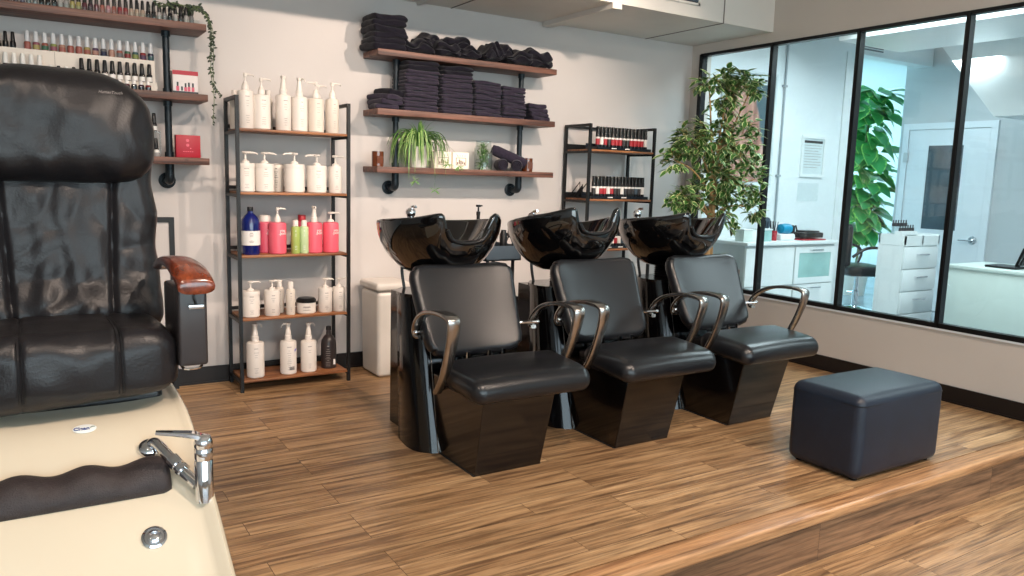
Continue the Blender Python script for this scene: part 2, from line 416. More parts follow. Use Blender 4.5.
for k in range(5):
    g=G(); g.box((0,-.006,-.042+k*.021),(.48,.002,.014),T=None); g.obj('slat','plastic_greyblue',vent,smooth=False)
# ------------------------------------------------------------------ the room beyond the glass
XF=8.7; XA=7.30
sbox('floor_far','floor_far',(XR+.12,12,-1.5,9.2,-.05,0))
sbox('ceiling_far','far_wall',(XR+.12,12,-1.5,9.2,2.95,3.05))
sbox('wall_far_back','far_wall',(XR+.12,XA,YB,YB+.15,0,2.95),(XA,XF+.1,YB,YB+.15,2.72,2.95))
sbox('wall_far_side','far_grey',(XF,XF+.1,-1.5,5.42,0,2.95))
sbox('wall_far_front','far_wall',(XR+.12,12,-1.62,-1.5,0,2.95))
sbox('wall_alcove_left','far_wall',(XA-.12,XA,YB+.15,9,0,2.95))
sbox('wall_alcove_right','far_wall',(11.8,11.9,5.4,9,0,2.95))
sbox('wall_alcove_back','far_wall',(XA,11.9,9,9.1,0,.35),(XA,11.9,9,9.1,2.8,2.95))
# bright trim on the end of the far back wall
sbox('trim_3','cabinet_white',(XA-.14,XA+.015,YB-.012,YB+.16,0,2.72))
# alcove window grid
g=G()
for x in (7.0,8.2,9.4,10.6,11.76): g.bx(x,x+.05,8.98,9.04,.35,2.8)
g.bx(7,11.8,8.98,9.04,.35,.4); g.bx(7,11.8,8.98,9.04,2.75,2.8); g.bx(7,11.8,8.98,9.04,1.9,1.94); w3=struct(g.obj('window_3','cabinet_white',smooth=False))
g=G(); g.bx(7.05,11.76,9.005,9.012,.4,2.75); g.obj('pane','window_glass',w3,smooth=False)
# ceiling boxes and the sloping soffit of the far room
sbox('trim_4','cabinet_white',(6.3,7.25,-1.5,4.6,2.66,2.95),(XR+.12,6.3,4.4,5.12,2.72,2.95))
g=G(); g.loft([[(7.7,4.62,2.949),(7.7,3.9,2.949),(7.7,-1.4,2.949),(7.7,-1.4,2.05),(7.7,3.9,2.05)],[(8.69,4.62,2.949),(8.69,3.9,2.949),(8.69,-1.4,2.949),(8.69,-1.4,2.05),(8.69,3.9,2.05)]])
struct(g.obj('trim_5','cabinet_white',smooth=False))
v2=thing('air_vent','small white slotted vent high in the far room over the opening','vent',(7.55,YB-.006,2.80))
g=G(); g.bx(-.22,.22,-.012,.0,-.05,.05); g.obj('plate','cabinet_white',v2,smooth=False)
g=G()
for k in range(3): g.bx(-.19,.19,-.014,-.011,-.035+k*.027,-.02+k*.027)
g.obj('slot','plastic_greyblue',v2,smooth=False)
# white door with glazed panel, on the far side wall
dx=XF
g=G()
for b in ((dx-.03,dx,4.33,4.40,0,2.03),(dx-.03,dx,5.30,5.37,0,2.03),(dx-.03,dx,4.33,5.37,2.03,2.10)): g.bx(*b)
dr=struct(g.obj('door_1','door_white',smooth=False))
g=G(); g.bx(dx-.022,dx-.001,4.405,5.295,0.005,.92); g.bx(dx-.022,dx-.001,4.405,5.295,1.85,2.025); g.bx(dx-.022,dx-.001,4.405,4.67,.92,1.85); g.bx(dx-.022,dx-.001,5.06,5.295,.92,1.85); g.obj('door_leaf','door_white',dr,smooth=False)
g=G(); g.bx(dx-.016,dx-.008,4.67,5.06,.92,1.85); g.obj('door_pane','door_pane',dr,smooth=False)
g=G(); g.lathe([(.03,0),(.03,.012),(.012,.014),(.012,.05)],16,T=TR((dx-.022,4.47,.83),(0,-PI/2,0))); g.tube([(dx-.068,4.47,.83),(dx-.07,4.5,.83),(dx-.07,4.60,.828)],.009,8); g.obj('door_handle','chrome',dr)
g=G(); g.lathe([(.045,0),(.045,.006)],20,T=TR((dx-.022,4.47,.83),(0,-PI/2,0))); g.obj('door_rose','chrome',dr)
g=G(); g.box((dx-.035,5.31,1.72),(.02,.05,.11)); g.box((dx-.035,5.31,.3),(.02,.05,.11)); g.obj('hinge','far_grey',dr,smooth=False)
# conduit up the far back wall
g=G(); g.tube([(6.24,YB-.018,0),(6.24,YB-.018,2.71)],.010,8)
for z in (.6,1.45,2.3): g.box((6.24,YB-.012,z),(.06,.022,.02))
tag(g.obj('wall_conduit','conduit_grey'),'grey vertical pipe clipped to the wall right of the hair poster','pipe')
# poster
po=thing('wall_poster','tall framed hair poster on the wall behind the glass and the leafy tree','poster',(5.76,YB,1.865))
g=G(); w,h=.36,.53
frame4(g,-w,w,-h,h,.022,-.03,0)
g.obj('frame','poster_paper',po,smooth=False)
m,nt,b=newmat('poster_print'); N=nt.nodes.new; L=nt.links.new
tc=N('ShaderNodeTexCoord'); mp=N('ShaderNodeMapping'); mp.inputs['Scale'].default_value=(1.5,1,.35); mp.inputs['Rotation'].default_value=(0,R(-18),0); L(tc.outputs['Object'],mp.inputs[0])
wv=N('ShaderNodeTexNoise'); wv.inputs['Scale'].default_value=4.5; wv.inputs['Detail'].default_value=5; wv.inputs['Distortion'].default_value=1.2; L(mp.outputs[0],wv.inputs[0])
rp=N('ShaderNodeValToRGB'); E_=rp.color_ramp.elements; E_[0].position=.3; E_[0].color=lin((84,62,58)); E_[1].position=.7; E_[1].color=lin((206,172,158))
e=E_.new(.5); e.color=lin((168,120,104)); L(wv.outputs['Fac'],rp.inputs[0])
sx=N('ShaderNodeSeparateXYZ'); L(tc.outputs['Object'],sx.inputs[0])
# teal backdrop to the upper right of the hair
cmb=N('ShaderNodeMath'); cmb.operation='MULTIPLY_ADD'; L(sx.outputs[2],cmb.inputs[0]); cmb.inputs[1].default_value=.28; L(sx.outputs[0],cmb.inputs[2])
n2=N('ShaderNodeTexNoise'); n2.inputs['Scale'].default_value=5; L(tc.outputs['Object'],n2.inputs[0])
ad=N('ShaderNodeMath'); ad.operation='MULTIPLY_ADD'; L(n2.outputs['Fac'],ad.inputs[0]); ad.inputs[1].default_value=.14; L(cmb.outputs[0],ad.inputs[2])
r2=N('ShaderNodeValToRGB'); r2.color_ramp.elements[0].position=.24; r2.color_ramp.elements[1].position=.27; L(ad.outputs[0],r2.inputs[0])
mx=N('ShaderNodeMix'); mx.data_type='RGBA'; L(r2.outputs[0],mx.inputs[0]); L(rp.outputs[0],mx.inputs[6]); mx.inputs[7].default_value=lin((62,88,96)); L(mx.outputs[2],b.inputs['Base Color']); b.inputs['Roughness'].default_value=.3
MATS['poster_print']=m
g=G(); g.bx(-w+.05,w-.05,-.012,-.002,-h+.05,h-.11); g.obj('print','poster_print',po,smooth=False)
g=G(); g.bx(-w+.02,w-.02,-.009,-.001,-h+.02,h-.02); g.obj('mount','poster_paper',po,smooth=False)
g=G(); 
for k,(x,l) in enumerate(((.20,.035),(.245,.03),(.285,.022))): g.bx(x,x+l,-.011,-.009,h-.078,h-.062)
g.obj('caption','print_dark',po,smooth=False)
# notice
no=thing('framed_notice','white framed notice sheet on the far wall right of the grey pipe','notice',(6.745,YB,1.655))
g=G(); w,h=.185,.205
frame4(g,-w,w,-h,h,.03,-.018,0)
g.obj('frame','cabinet_white',no,smooth=False)
g=G(); g.bx(-w+.03,w-.03,-.006,-.001,-h+.03,h-.03); g.obj('sheet','poster_paper',no,smooth=False)
g=G(); g.bx(-.14,.14,-.008,-.006,.13,.155); g.obj('heading_bar','print_dark',no,smooth=False)
g=G()
for k in range(9): g.bx(-.13,.13-.05*(k%3==2),-.0075,-.006,.105-k*.027,.109-k*.027)
g.obj('print_lines','print_grey',no,smooth=False)
g=G(); g.bx(-.16,.16,-.003,0,-.09,.09); tag(g.obj('paper_sheet','poster_paper',smooth=False,loc=(6.72,YB,1.30)),'pale sheet of paper taped below the framed notice','paper')
g=G(); g.rbox((0,0,0),(.075,.012,.11),.006,2); g.rbox((0,-.008,0),(.02,.012,.035),.003,1); tag(g.obj('light_switch','cabinet_white',loc=(6.12,YB-.006,1.22)),'white light switch under the poster beside the grey pipe','switch')
# cabinet with glazed drawer against the far back wall
cb=thing('storage_cabinet','white cabinet with a wide glass-fronted drawer behind the glass','cabinet',(5.955,4.872,0))
W,D,H=.62,.23,.855
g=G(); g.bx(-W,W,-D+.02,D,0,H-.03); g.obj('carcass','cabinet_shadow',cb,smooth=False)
g=G(); g.rbox((0,-.005,H-.015),(2*W+.03,2*D+.03,.03),.004,1); g.obj('worktop','cabinet_white',cb)
g=G()
for b in ((-W,.02,-D,-D+.02,.46,.80),): g.bx(*b)
g.obj('door_panel','cabinet_white',cb,smooth=False)
def fronts(x0,x1,z0,z1,glass):
    g=G(); t=.055
    if glass:
        for b in ((x0,x1,z1-t,z1),(x0,x1,z0,z0+t),(x0,x0+t,z0+t,z1-t),(x1-t,x1,z0+t,z1-t)): g.bx(b[0],b[1],-D,-D+.02,b[2],b[3])
    else: g.bx(x0,x1,-D,-D+.02,z0,z1)
    d=g.obj('drawer','cabinet_white',cb,smooth=False)
    if glass:
        g=G(); g.bx(x0+t,x1-t,-D+.006,-D+.012,z0+t,z1-t); g.obj('glass_panel','frosted_pane',d,smooth=False)
    xm=(x0+x1)/2; g=G(); g.tube([(xm-.08,-D,z1-.03),(xm-.08,-D-.025,z1-.03),(xm+.08,-D-.025,z1-.03),(xm+.08,-D,z1-.03)],.006,8); g.obj('handle','chrome',d)
fronts(.04,W-.01,.46,.80,True); fronts(.04,W-.01,.14,.45,False); 
g=G(); g.bx(-W,.02,-D,-D+.02,.14,.45); g.obj('door_panel','cabinet_white',cb,smooth=False)
# things on that cabinet
zt=.855
t=thing('drying_device','turquoise and black hair tool resting on the far white cabinet','hair tool',(6.00,4.80,zt))
g=G(); g.rbox((0,0,.03),(.20,.12,.06),.015,2); g.obj('stand','cabinet_white',t)
g=G(); g.lathe([(.02,-.07),(.045,-.06),(.05,0),(.045,.06),(.02,.07)],16,T=TR((0,-.01,.105),(0,PI/2,0))); g.obj('barrel','teal_plastic',t)
g=G(); g.rbox((.09,0,.10),(.08,.07,.08),.02,2); g.tube([(.12,0,.12),(.17,0,.13),(.2,.01,.09)],.008,8); g.obj('nozzle','plastic_black',t)
t=thing('round_brush','black and grey round brush head standing behind the turquoise hair tool','brush',(5.92,4.95,zt))
g=G(); g.tube([(0,0,0),(0,0,.12)],.008,8); g.obj('handle','plastic_greyblue',t); g=G(); g.lathe([(.01,-.03),(.05,-.02),(.055,.02),(.01,.03)],16,T=TR((0,0,.15),(PI/2,0,0))); g.obj('head','plastic_greyblue',t)
t=thing('card_machine','dark grey flat machine with keys on the right of the far cabinet','machine',(6.30,4.78,zt))
g=G(); g.rbox((0,0,.035),(.30,.17,.05),.012,2); g.obj('body','plastic_black',t); g=G(); g.rbox((.02,0,.068),(.20,.12,.016),.005,1); g.obj('lid','plastic_char',t)
g=G(); g.rbox((0,0,.006),(.34,.2,.012),.004,1); tag(g.obj('magazine','red_plastic',loc=(6.30,4.78,zt),label=None),'red-edged flat folder under the dark grey machine','folder')
for c in bpy.data.objects: pass
t.location.z=zt+.012
for i,(x,y,mt,nm) in enumerate(((5.84,4.78,'red_plastic','red'),(5.88,4.84,'plastic_black','black'),(5.80,4.86,'plastic_greyblue','grey'))):
    t=thing('comb_jar',f'{["red jar of combs beside the window bar on the far cabinet","black jar of combs next to the red one on the far cabinet","grey jar of combs behind the red one on the far cabinet"][i]}','jar',(x,y,zt))
    g=G(); g.lathe([(.028,0),(.03,.01),(.03,.09),(.026,.09),(.026,.02)],14,cap1=False); g.obj('cup',mt,t)
    g=G()
    for k in range(5): g.box((.012*cos(k*1.3),.012*sin(k*1.3),.11),(.006,.003,.13),T=TR(rot=(0,R(-9+5*k),0)))
    g.obj('comb','plastic_black',t,smooth=False)
for i,(x,y) in enumerate(((5.42,4.76),(5.55,4.78),(5.68,4.76))):
    t=thing('product_box',['pale box on the far cabinet just right of the leafy tree','white open box in the middle of three on the far cabinet','pale blue box nearest the window bar on the far cabinet'][i],'box',(x,y,zt))
    g=G(); g.rbox((0,0,.05),(.11,.1,.10),.006,1); g.obj('tub',['desk_mint','cabinet_white','frosted_pane'][i],t)
    g=G(); g.rbox((0,0,.105),(.118,.108,.014),.004,1); g.obj('lid','clear_glass' if i==1 else 'cabinet_white',t)
# drawer tower
dt=thing('drawer_unit','white tower of drawers with chrome bar handles by the door behind the glass','drawer unit',(6.94,4.14,0))
W,D,H=.27,.13,.95
g=G(); g.bx(-W,W,-D+.018,D,0,H-.1); g.obj('carcass','cabinet_white',dt,smooth=False)
g=G(); g.bx(-W,W,-D,D,H-.098,H-.085); g.bx(-W,W,D-.015,D,H-.085,H); g.bx(-W,-W+.015,-D,D,H-.085,H); g.bx(W-.015,W,-D,D,H-.085,H); g.bx(-.008,.008,-D,D,H-.085,H); g.bx(-W,W,-D,-D+.012,H-.085,H-.01); g.obj('top_tray','cabinet_white',dt,smooth=False)
for k in range(4):
    z1=H-.11-k*.205; g=G(); g.rbox((0,-D+.008,z1-.098),(2*W-.01,.018,.196),.003,1); d=g.obj('drawer','cabinet_white',dt)
    g=G(); g.bx(-.085,.085,-D-.03,-D-.018,z1-.075,z1-.062); g.bx(-.08,-.07,-D-.02,-D,z1-.075,z1-.062); g.bx(.07,.08,-D-.02,-D,z1-.075,z1-.062); g.obj('handle','chrome',d,smooth=False)
t=thing('polish_stand','small clear tiered stand of dark polish bottles on the drawer tower','stand',(6.82,4.16,.95))
for k in range(2):
    g=G(); g.bx(-.12,.12,-.09+.06*k,-.02+.07*k,.0,.03+.04*k); g.obj('tier','clear_glass' if k else 'cabinet_white',t,smooth=False)
g=G()
for k in range(6):
    for r in range(2): g.lathe([(.012,0),(.012,.028),(.005,.03),(.006,.055)],8,c=(-.1+.04*k,-.055+.07*r,.03+.04*r))
g.obj('bottle_row','print_dark',t)
# desk
dk=thing('reception_desk','pale mint white desk panel behind the glass at the right edge','desk',(6.8,2.95,0))
g=G(); g.rbox((-.285,.1,.36),(.03,.95,.72),.004,1); g.obj('front_panel','desk_mint',dk)
g=G(); g.rbox((0,.1,.735),(.62,.98,.03),.005,1); g.obj('desktop','desk_mint',dk)
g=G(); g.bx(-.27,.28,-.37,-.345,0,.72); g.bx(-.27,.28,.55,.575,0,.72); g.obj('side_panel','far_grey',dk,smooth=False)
mo=thing('desk_monitor','black screen leaning on a flat stand on the mint desk','monitor',(6.72,3.12,.75))
g=G(); g.rbox((0,.05,.01),(.22,.24,.02),.008,2); g.obj('stand_base','plastic_black',mo)
g=G(); g.box((0,0,.09),(.04,.02,.17),T=TR((.0,-.02,0),(R(18),0,0))); g.obj('stand_arm','plastic_black',mo,smooth=False)
g=G(); g.rbox((0,-.10,.20),(.34,.02,.24),.008,2,T=TR(rot=(R(20),0,R(0)))); g.obj('screen','plastic_black',mo)
# styling chair in the alcove
ch=thing('styling_chair','dark styling chair on a chrome pedestal under the hanging leaves behind the glass','chair',(7.84,5.24,0),R(66))
g=G(); g.lathe([(.26,0),(.26,.012),(.2,.022),(.05,.05),(.03,.06)],32); g.obj('foot_plate','chrome',ch)
g=G(); g.lathe([(.036,.05),(.036,.22),(.026,.225),(.026,.4)],16); g.tube([(.03,0,.2),(.16,0,.19)],.009,8); g.obj('pedestal','chrome',ch)
g=G(); g.rbox((0,0,.46),(.54,.5,.11),.05,3,(3,3,1)); g.obj('seat','leather_black',ch)
g=G(); g.rbox((0,.27,.74),(.5,.09,.46),.042,3,(3,1,3),T=None); g.obj('backrest','leather_black',ch)
for s in (-1,1):
    g=G(); g.tube(catmull([(s*.27,.24,.62),(s*.31,.1,.72),(s*.31,-.12,.71),(s*.3,-.22,.62),(s*.27,-.12,.42)],5),.016,8); g.obj('armrest','plastic_black',ch)
# blue boxy trolley behind it
t=thing('salon_trolley','low pale trolley with shelves in the bright alcove behind the styling chair','trolley',(9.3,7.2,0))
g=G(); g.rbox((0,0,.6),(.7,.4,.03),.01,1); g.rbox((0,0,.3),(.7,.4,.03),.01,1); g.obj('shelf','frosted_pane',t)
for sx_ in (-1,1):
    for sy in (-1,1):
        g=G(); g.tube([(sx_*.33,sy*.18,0),(sx_*.33,sy*.18,.62)],.012,8); g.obj('leg','chrome',t)
# ------------------------------------------------------------------ backwash units (chair + pedestal + bowl)
def bowl_rings():
    n=96; yc,a=.49,.325; outer=[];
    def plan(th):
        c,s=cos(th),sin(th); e=2/2.25; b=.285 if s>0 else .355
        x=a*math.copysign(abs(c)**e,c); y=b*math.copysign(abs(s)**(2/2.25),s)
        if s<0: x*=1-.16*(-s)**1.5
        z=1.118-(y)*.07
        fr=max(0,-s)                       # 1 at the front (towards the chair)
        # horns either side of the neck notch
        w=abs(x)
        if s<0:
            k=math.exp(-((w-.160)/(.030 if w<.16 else .075))**2)*fr**1.5; z+=.024*k; y-=.030*k
            t=max(0,min(1,(.145-w)/.065)); t=t*t*(3-2*t); z-=.118*t; y+=.035*t
            # shoulders fall away behind the horns
        return x,y+yc,z
    return [plan(2*PI*j/n) for j in range(n)],n,yc
def build_bowl(root):
    rim,n,yc=bowl_rings()
    bx,by,bz,br=0,.50,.828,.10
    rings=[]
    S=[0,.05,.12,.2,.3,.42,.55,.68,.8,.9,.97,1]
    for s in S:
        f=sin(s*PI/2)**.78; h=s**1.22
        r=[]
        for j,(x,y,z) in enumerate(rim):
            th=2*PI*j/n; x0=bx+br*cos(th); y0=by+br*sin(th)
            r.append((x0+(x-x0)*f,y0+(y-y0)*f,bz+(z-bz)*h))
        rings.append(r)
    # rolled lip, then down the inside
    c=Vector((0,yc,0))
    def off(d,dz): 
        out=[]
        for x,y,z in rim:
            v=Vector((x,y-yc,0)); l=v.length; v=v*((l-d)/l); out.append((v.x,v.y+yc,z+dz))
        return out
    rings+=[off(.002,.006),off(.010,.010),off(.020,.006),off(.026,-.004)]
    for s in (.9,.75,.58,.4,.22,.08,0):
        f=.32+.68*(s**.55); r=[]
        for x,y,z in off(.027,0):
            zb=.935; r.append((x*f+(1-f)*0,(y-yc)*f+yc+(1-f)*.04,zb+(z-zb)*s**1.25))
        rings.append(r)
    g=G(); g.loft(rings,True,True)
    bo=g.obj('basin','bowl_black',root,ang=60)
    g=G(); g.lathe([(.034,0),(.034,.004),(.02,.006),(.012,.002)],20,c=(0,yc+.04,.936)); g.obj('drain','chrome',bo)
    # soft neck rest laid in the notch
    pts=[(-.118,.165,1.085),(-.090,.168,1.040),(-.045,.170,1.024),(0,.170,1.020),(.045,.170,1.024),(.090,.168,1.040),(.118,.165,1.085)]
    g=G(); g.tube(catmull(pts,4),.0,8,flat=(.012,.022),up=(0,1,0)) if False else g.tube(catmull(pts,4),.011,10)
    g.obj('neck_rest','plastic_black',bo)
    # faucet
    g=G(); g.lathe([(.030,0),(.028,.012),(.020,.02),(.020,.035)],16,c=(-.05,.735,1.098)); g.sphere((-.05,.735,1.150),.029,14)
    g.tube([(-.05,.735,1.165),(-.05,.71,1.182),(-.045,.68,1.186)],[.010,.009,.007],8); g.obj('tap','chrome',bo)
    g=G(); g.tube(catmull([(-.03,.72,1.07),(.03,.70,1.085),(.05,.64,1.05),(.05,.6,1.02)],4),[.007]*13,8); g.lathe([(.012,0),(.02,.05),(.022,.06)],12,T=TR((.05,.6,1.03),(R(150),0,0))); g.obj('spray_head','chrome',bo)
    return bo
def backwash(label,loc,bowl_tilt,o):
    t=thing('backwash_unit',label,'shampoo chair',loc,0,None)
    # origin: chair centre line, y=0 at world y 3.20
    # wedge base
    fb,ft,bk=-.255,-.375,.12
    g=G()
    prof=[(-.180,fb-.008,0),(.180,fb-.008,0),(.180,bk,0),(-.180,bk,0)]; top=[(-.205,ft,.40),(.175,ft,.40),(.175,bk,.40),(-.205,bk,.40)]
    g.loft([prof,top]); 
    b=g.obj('base','lacquer_base',t,smooth=False)
    md=b.modifiers.new('bevel','BEVEL'); md.width=.005; md.segments=2
    g=G(); g.bx(-.184,.184,fb-.004,bk,0,.006); g.obj('floor_trim','pipe_black',t,smooth=False)
    # seat
    def sf(p,u):
        x,y,z=p; x*=1-.045*max(0,-u[1])**3*1+.0; z+=.018*(1-u[0]**2)*(1-.6*abs(u[1]))*(1 if u[2]>0 else 0)
        z-=.022*max(0,-u[1]-.55)*(1 if u[2]>0 else .3); z+=.012*u[1]
        return (x,y,z)
    g=G(); g.rbox((o+.01,-.235,.442),(.65,.37,.112),.053,5,(10,8,1),sf); s=g.obj('seat','leather_black',t)
    g=G(); g.rbox((o,-.02,.42),(.44,.22,.05),.015,2); g.obj('seat_frame','plastic_black',t)
    g=G(); 
    for sx in(-1,1): g.tube([(o+.01+sx*.300,-.36,.404),(o+.01+sx*.318,-.2,.404),(o+.01+sx*.310,-.08,.408)],.003,6)
    g.obj('seam','plastic_black',s)
    # backrest : local frame tilted back
    A=TR((o-.043,.078,.488),(R(-25),0,0))
    def bf(p,u):
        x,y,z=p; k=1+.06*u[2]; x*=k
        y+=.03*(u[0]**2)*-1*(1 if True else 0)          # sides come forward a little
        y+=.012*(u[2]**2)*-1
        if u[1]<0: y-=.012*(1-u[0]**2)*(1-u[2]**2)
        return (x,y,z)
    g=G(); g.rbox((0,0,.225),(.560,.075,.47),.034,4,(10,1,10),None)
    # rounded outline corners
    V=[]
    for (x,y,z) in g.v:
        u=(x/.28,y/.0375,(z-.225)/.235); hx,hz,rc=.28,.235,.080
        px,pz=x,z-.225; ax,az=abs(px),abs(pz)
        if ax>hx-rc and az>hz-rc:
            dx_,dz_=ax-(hx-rc),az-(hz-rc); m_=max(dx_,dz_); L_=math.hypot(dx_,dz_)
            if L_>1e-6: s_=m_/L_; px=math.copysign(hx-rc+dx_*s_,px); pz=math.copysign(hz-rc+dz_*s_,pz)
        q=bf((px,y,pz),u); V.append(tuple(A@Vector((q[0],q[1],q[2]+.225))))
    g.v=V; bk_=g.obj('backrest','leather_black',t)
    for x in (-.10,.10,.02):
        g=G(); g.tube([(o+x,-.03,.438),(o+x,.03,.455),(o+x,.085,.50),(o+x,.12,.60)],.0,6,flat=(.019,.005),up=(1,0,0)) ; g.lathe([(.012,0),(.012,.065)],10,c=(o+x,.035,.445)); g.obj('support_bracket','chrome',t)
    # flat metal arms
    path=[(.105,.590),(.130,.590),(.138,.612),(.120,.645),(.085,.680),(.03,.712),(-.04,.734),(-.13,.746),(-.215,.745),(-.252,.736),(-.262,.712),(-.245,.64),(-.205,.54),(-.150,.44),(-.085,.365)]
    pp=catmull([(0,y,z) for y,z in path],5)
    for sx in (-1,1):
        n=len(pp); pts=[]; fl=[]
        for i,p in enumerate(pp):
            u=i/(n-1); x=.325+.018*sin(PI*u); pts.append((o+sx*x,p.y,p.z))
            fl.append((.014+.019*min(1,u/.5) if u<.62 else .033-.012*(u-.62)/.38,.0090))
        g=G(); g.tube(pts,.0,8,flat=fl,up=(1,0,0)); ar=g.obj('armrest','pewter',t,ang=50)
        g=G(); g.tube([(o+sx*.345,.105,.615),(o+sx*.235,.125,.615)],.008,8); g.sphere((o+sx*.348,.105,.615),.012,10); g.obj('bolt','chrome',ar); g=G(); g.tube([(o+sx*.336,-.09,.375),(o+sx*.15,-.06,.40)],.010,8); g.obj('lower_bolt','chrome',ar)
    # pedestal: curved front shell and square rear box, leaning back
    half=[(.185,.092),(.215,.105),(.258,.140),(.278,.185),(.285,.245),(.278,.31),(.262,.40),(.19,.52)]
    def sec(z):
        k=z/.76; sh=.205*k; 
        o=[(x*(1-.10*k),y+sh*(1-(y-.09)/.6)) for x,y in half]
        return [(x,y,z) for x,y in o]+[(-x,y,z) for x,y in o[::-1]]
    g=G(); g.loft([sec(z) for z in (0,.1,.25,.4,.55,.68,.74,.755)]); pd=g.obj('pedestal','lacquer_black',t,ang=30)
    g=G(); g.loft([[(x*1.015,y+(.003 if y>.3 else -.003),z+dz_) for x,y,z in sec(.755)] for dz_ in (-.012,.006)]); g.obj('pedestal_cap','lacquer_base',pd)
    g=G(); g.bx(-.19,.19,.50,.68,0,.735); o=g.obj('rear_box','lacquer_base',pd,smooth=False)
    for sx in (-1,1):
        a0=sec(0)[0 if sx>0 else -1]; a1=sec(.755)[0 if sx>0 else -1]
        g=G(); g.tube([(a0[0],a0[1]-.003,.004),(a1[0],a1[1]-.003,.75)],.0035,6); g.obj('edge_strip','pewter',pd)
    # ribbed neck under the bowl
    pr=[(.085,0)]
    for k in range(7): pr+=[(.066,.008+k*.013),(.076,.0145+k*.013)]
    pr+=[(.09,.105)]
    g=G(); g.lathe(pr,24,c=(0,.50,.755)); g.obj('ribbed_collar','plastic_black',t,ang=60)
    g=G(); g.tube(catmull([(-.17,.55,.76),(-.175,.57,.87),(-.13,.60,.98)],5),.0085,8); g.obj('water_hose','plastic_black',t)
    bo=build_bowl(t)
    piv=Vector((0,.50,.86)); rot=Matrix.Rotation(bowl_tilt,4,'X')
    bo.matrix_local=Matrix.Translation(piv)@rot@Matrix.Translation(-piv)
    return t
backwash('black shampoo chair with backwash bowl nearest the bottle rack, first of three',(1.862,3.20,0),R(-1),.038)
backwash('middle black shampoo chair of the three, its black bowl tipped highest',(2.682,3.20,0),R(-7),.050)
backwash('black shampoo chair with bowl farthest right, beside the leafy tree and window',(3.502,3.20,0),R(-2),.070)
# ------------------------------------------------------------------ ottoman
ot=thing('ottoman','dark blue-black leather cube ottoman standing near the step edge','ottoman',(3.530,2.240,0))
def of(p,u):
    x,y,z=p
    if u[2]>0: z+=.012*(1-u[0]**2)*(1-u[1]**2)
    b_=.010*(1-u[2]**2)
    x+=math.copysign(b_,x)*(abs(u[0])>.9)*(1-u[1]**2); y+=math.copysign(b_,y)*(abs(u[1])>.9)*(1-u[0]**2)
    return (x,y,z)
g=G(); g.rbox((0,0,.206),(.684,.394,.400),.045,5,(8,6,6),of); bd=g.obj('body','leather_ottoman',ot)
def ring(z,r=.045,hx=.337,hy=.196):
    P=[]
    for q,(sx,sy) in enumerate(((1,1),(-1,1),(-1,-1),(1,-1))):
        for k in range(6):
            an=q*PI/2+k/5*PI/2; P.append((sx*(hx-r)+r*cos(an),sy*(hy-r)+r*sin(an),z))
    return P+[P[0]]
g=G(); g.tube(ring(.362,.045,.343,.198),.0022,6)
g.obj('piping','plastic_black',bd)
for sx in(-1,1):
    for sy in(-1,1):
        g=G(); g.lathe([(.018,0),(.02,.012)],12,c=(sx*.29,sy*.15,0)); g.obj('foot','plastic_black',ot)
g=G(); g.rbox((.345,.02,.285),(.018,.03,.055),.004,1); g.obj('latch','plastic_black',ot)
# ------------------------------------------------------------------ bottle rack
def rack(name,label,x0,x1,y0,y1,h,shelves,mat_sh,post=.020,lip=0):
    t=thing(name,label,'rack',((x0+x1)/2,(y0+y1)/2,0)); W=(x1-x0)/2; D=(y1-y0)/2; p=post
    for sx in(-1,1):
        g=G()
        for sy in(-1,1): g.box((sx*(W-p/2),sy*(D-p/2),h/2),(p,p,h))
        g.box((sx*(W-p/2),0,h-p/2),(p,2*D-2*p,p))
        for z in shelves: g.box((sx*(W-p/2),0,z-.022),(p*.8,2*D-2*p,.018))
        g.obj('side_frame','rack_black',t,smooth=False)
    for z in shelves:
        g=G(); g.rbox((0,0,z-.008),(2*W-2*p-.002,2*D-.004,.016),.003,1); sh=g.obj('shelf',mat_sh,t)
        g=G(); g.box((0,D-.01,z+.022),(2*W-2*p,.006,.044) if lip else (2*W-2*p,.006,.022)); g.obj('back_rail','rack_black',t,smooth=False)
    g=G(); g.box((0,D-.006,h-.01),(2*W-2*p,.012,.018)); 
    if lip: g.obj('top_rail','rack_black',t,smooth=False)
    return t
rack('storage_rack','tall black metal rack with five wooden shelves of white and pink bottles',1.078,1.778,4.78,5.09,1.785,(1.597,1.224,.846,.46,.075),'shelf_oak')
RX=lambda u:1.105+(u-241)*.0064         # along the rack
def label_lines(t,r,z0,z1,ang=-80,n=6,m='print_grey',w=.7,sw=None):
    ang=ang-18; n=n+2 if n>2 else n
    """small printed lines wrapped round the front of a bottle"""
    g=G(); random.seed(int(r*10000)+n)
    for k in range(n):
        f_=k/max(1,n-1); f_=0 if k==0 else (.16+.10*(k-1) if k<n/2 else 1-.09*(n-1-k)); z=z1-(z1-z0)*f_; ww=w*random.uniform(.3,.8); V=[];F=[]
        for j in range(6):
            an=R(ang)+ww*(j/5-.5); V+=[((r+.0006)*cos(an),(r+.0006)*sin(an),z),((r+.0006)*cos(an),(r+.0006)*sin(an),z+(.0022 if k else .0045))]
        for j in range(5): F.append((2*j,2*j+2,2*j+3,2*j+1))
        g.add(V,F)
    g.keep=True
    return g.obj('label_print',m,t,smooth=True)
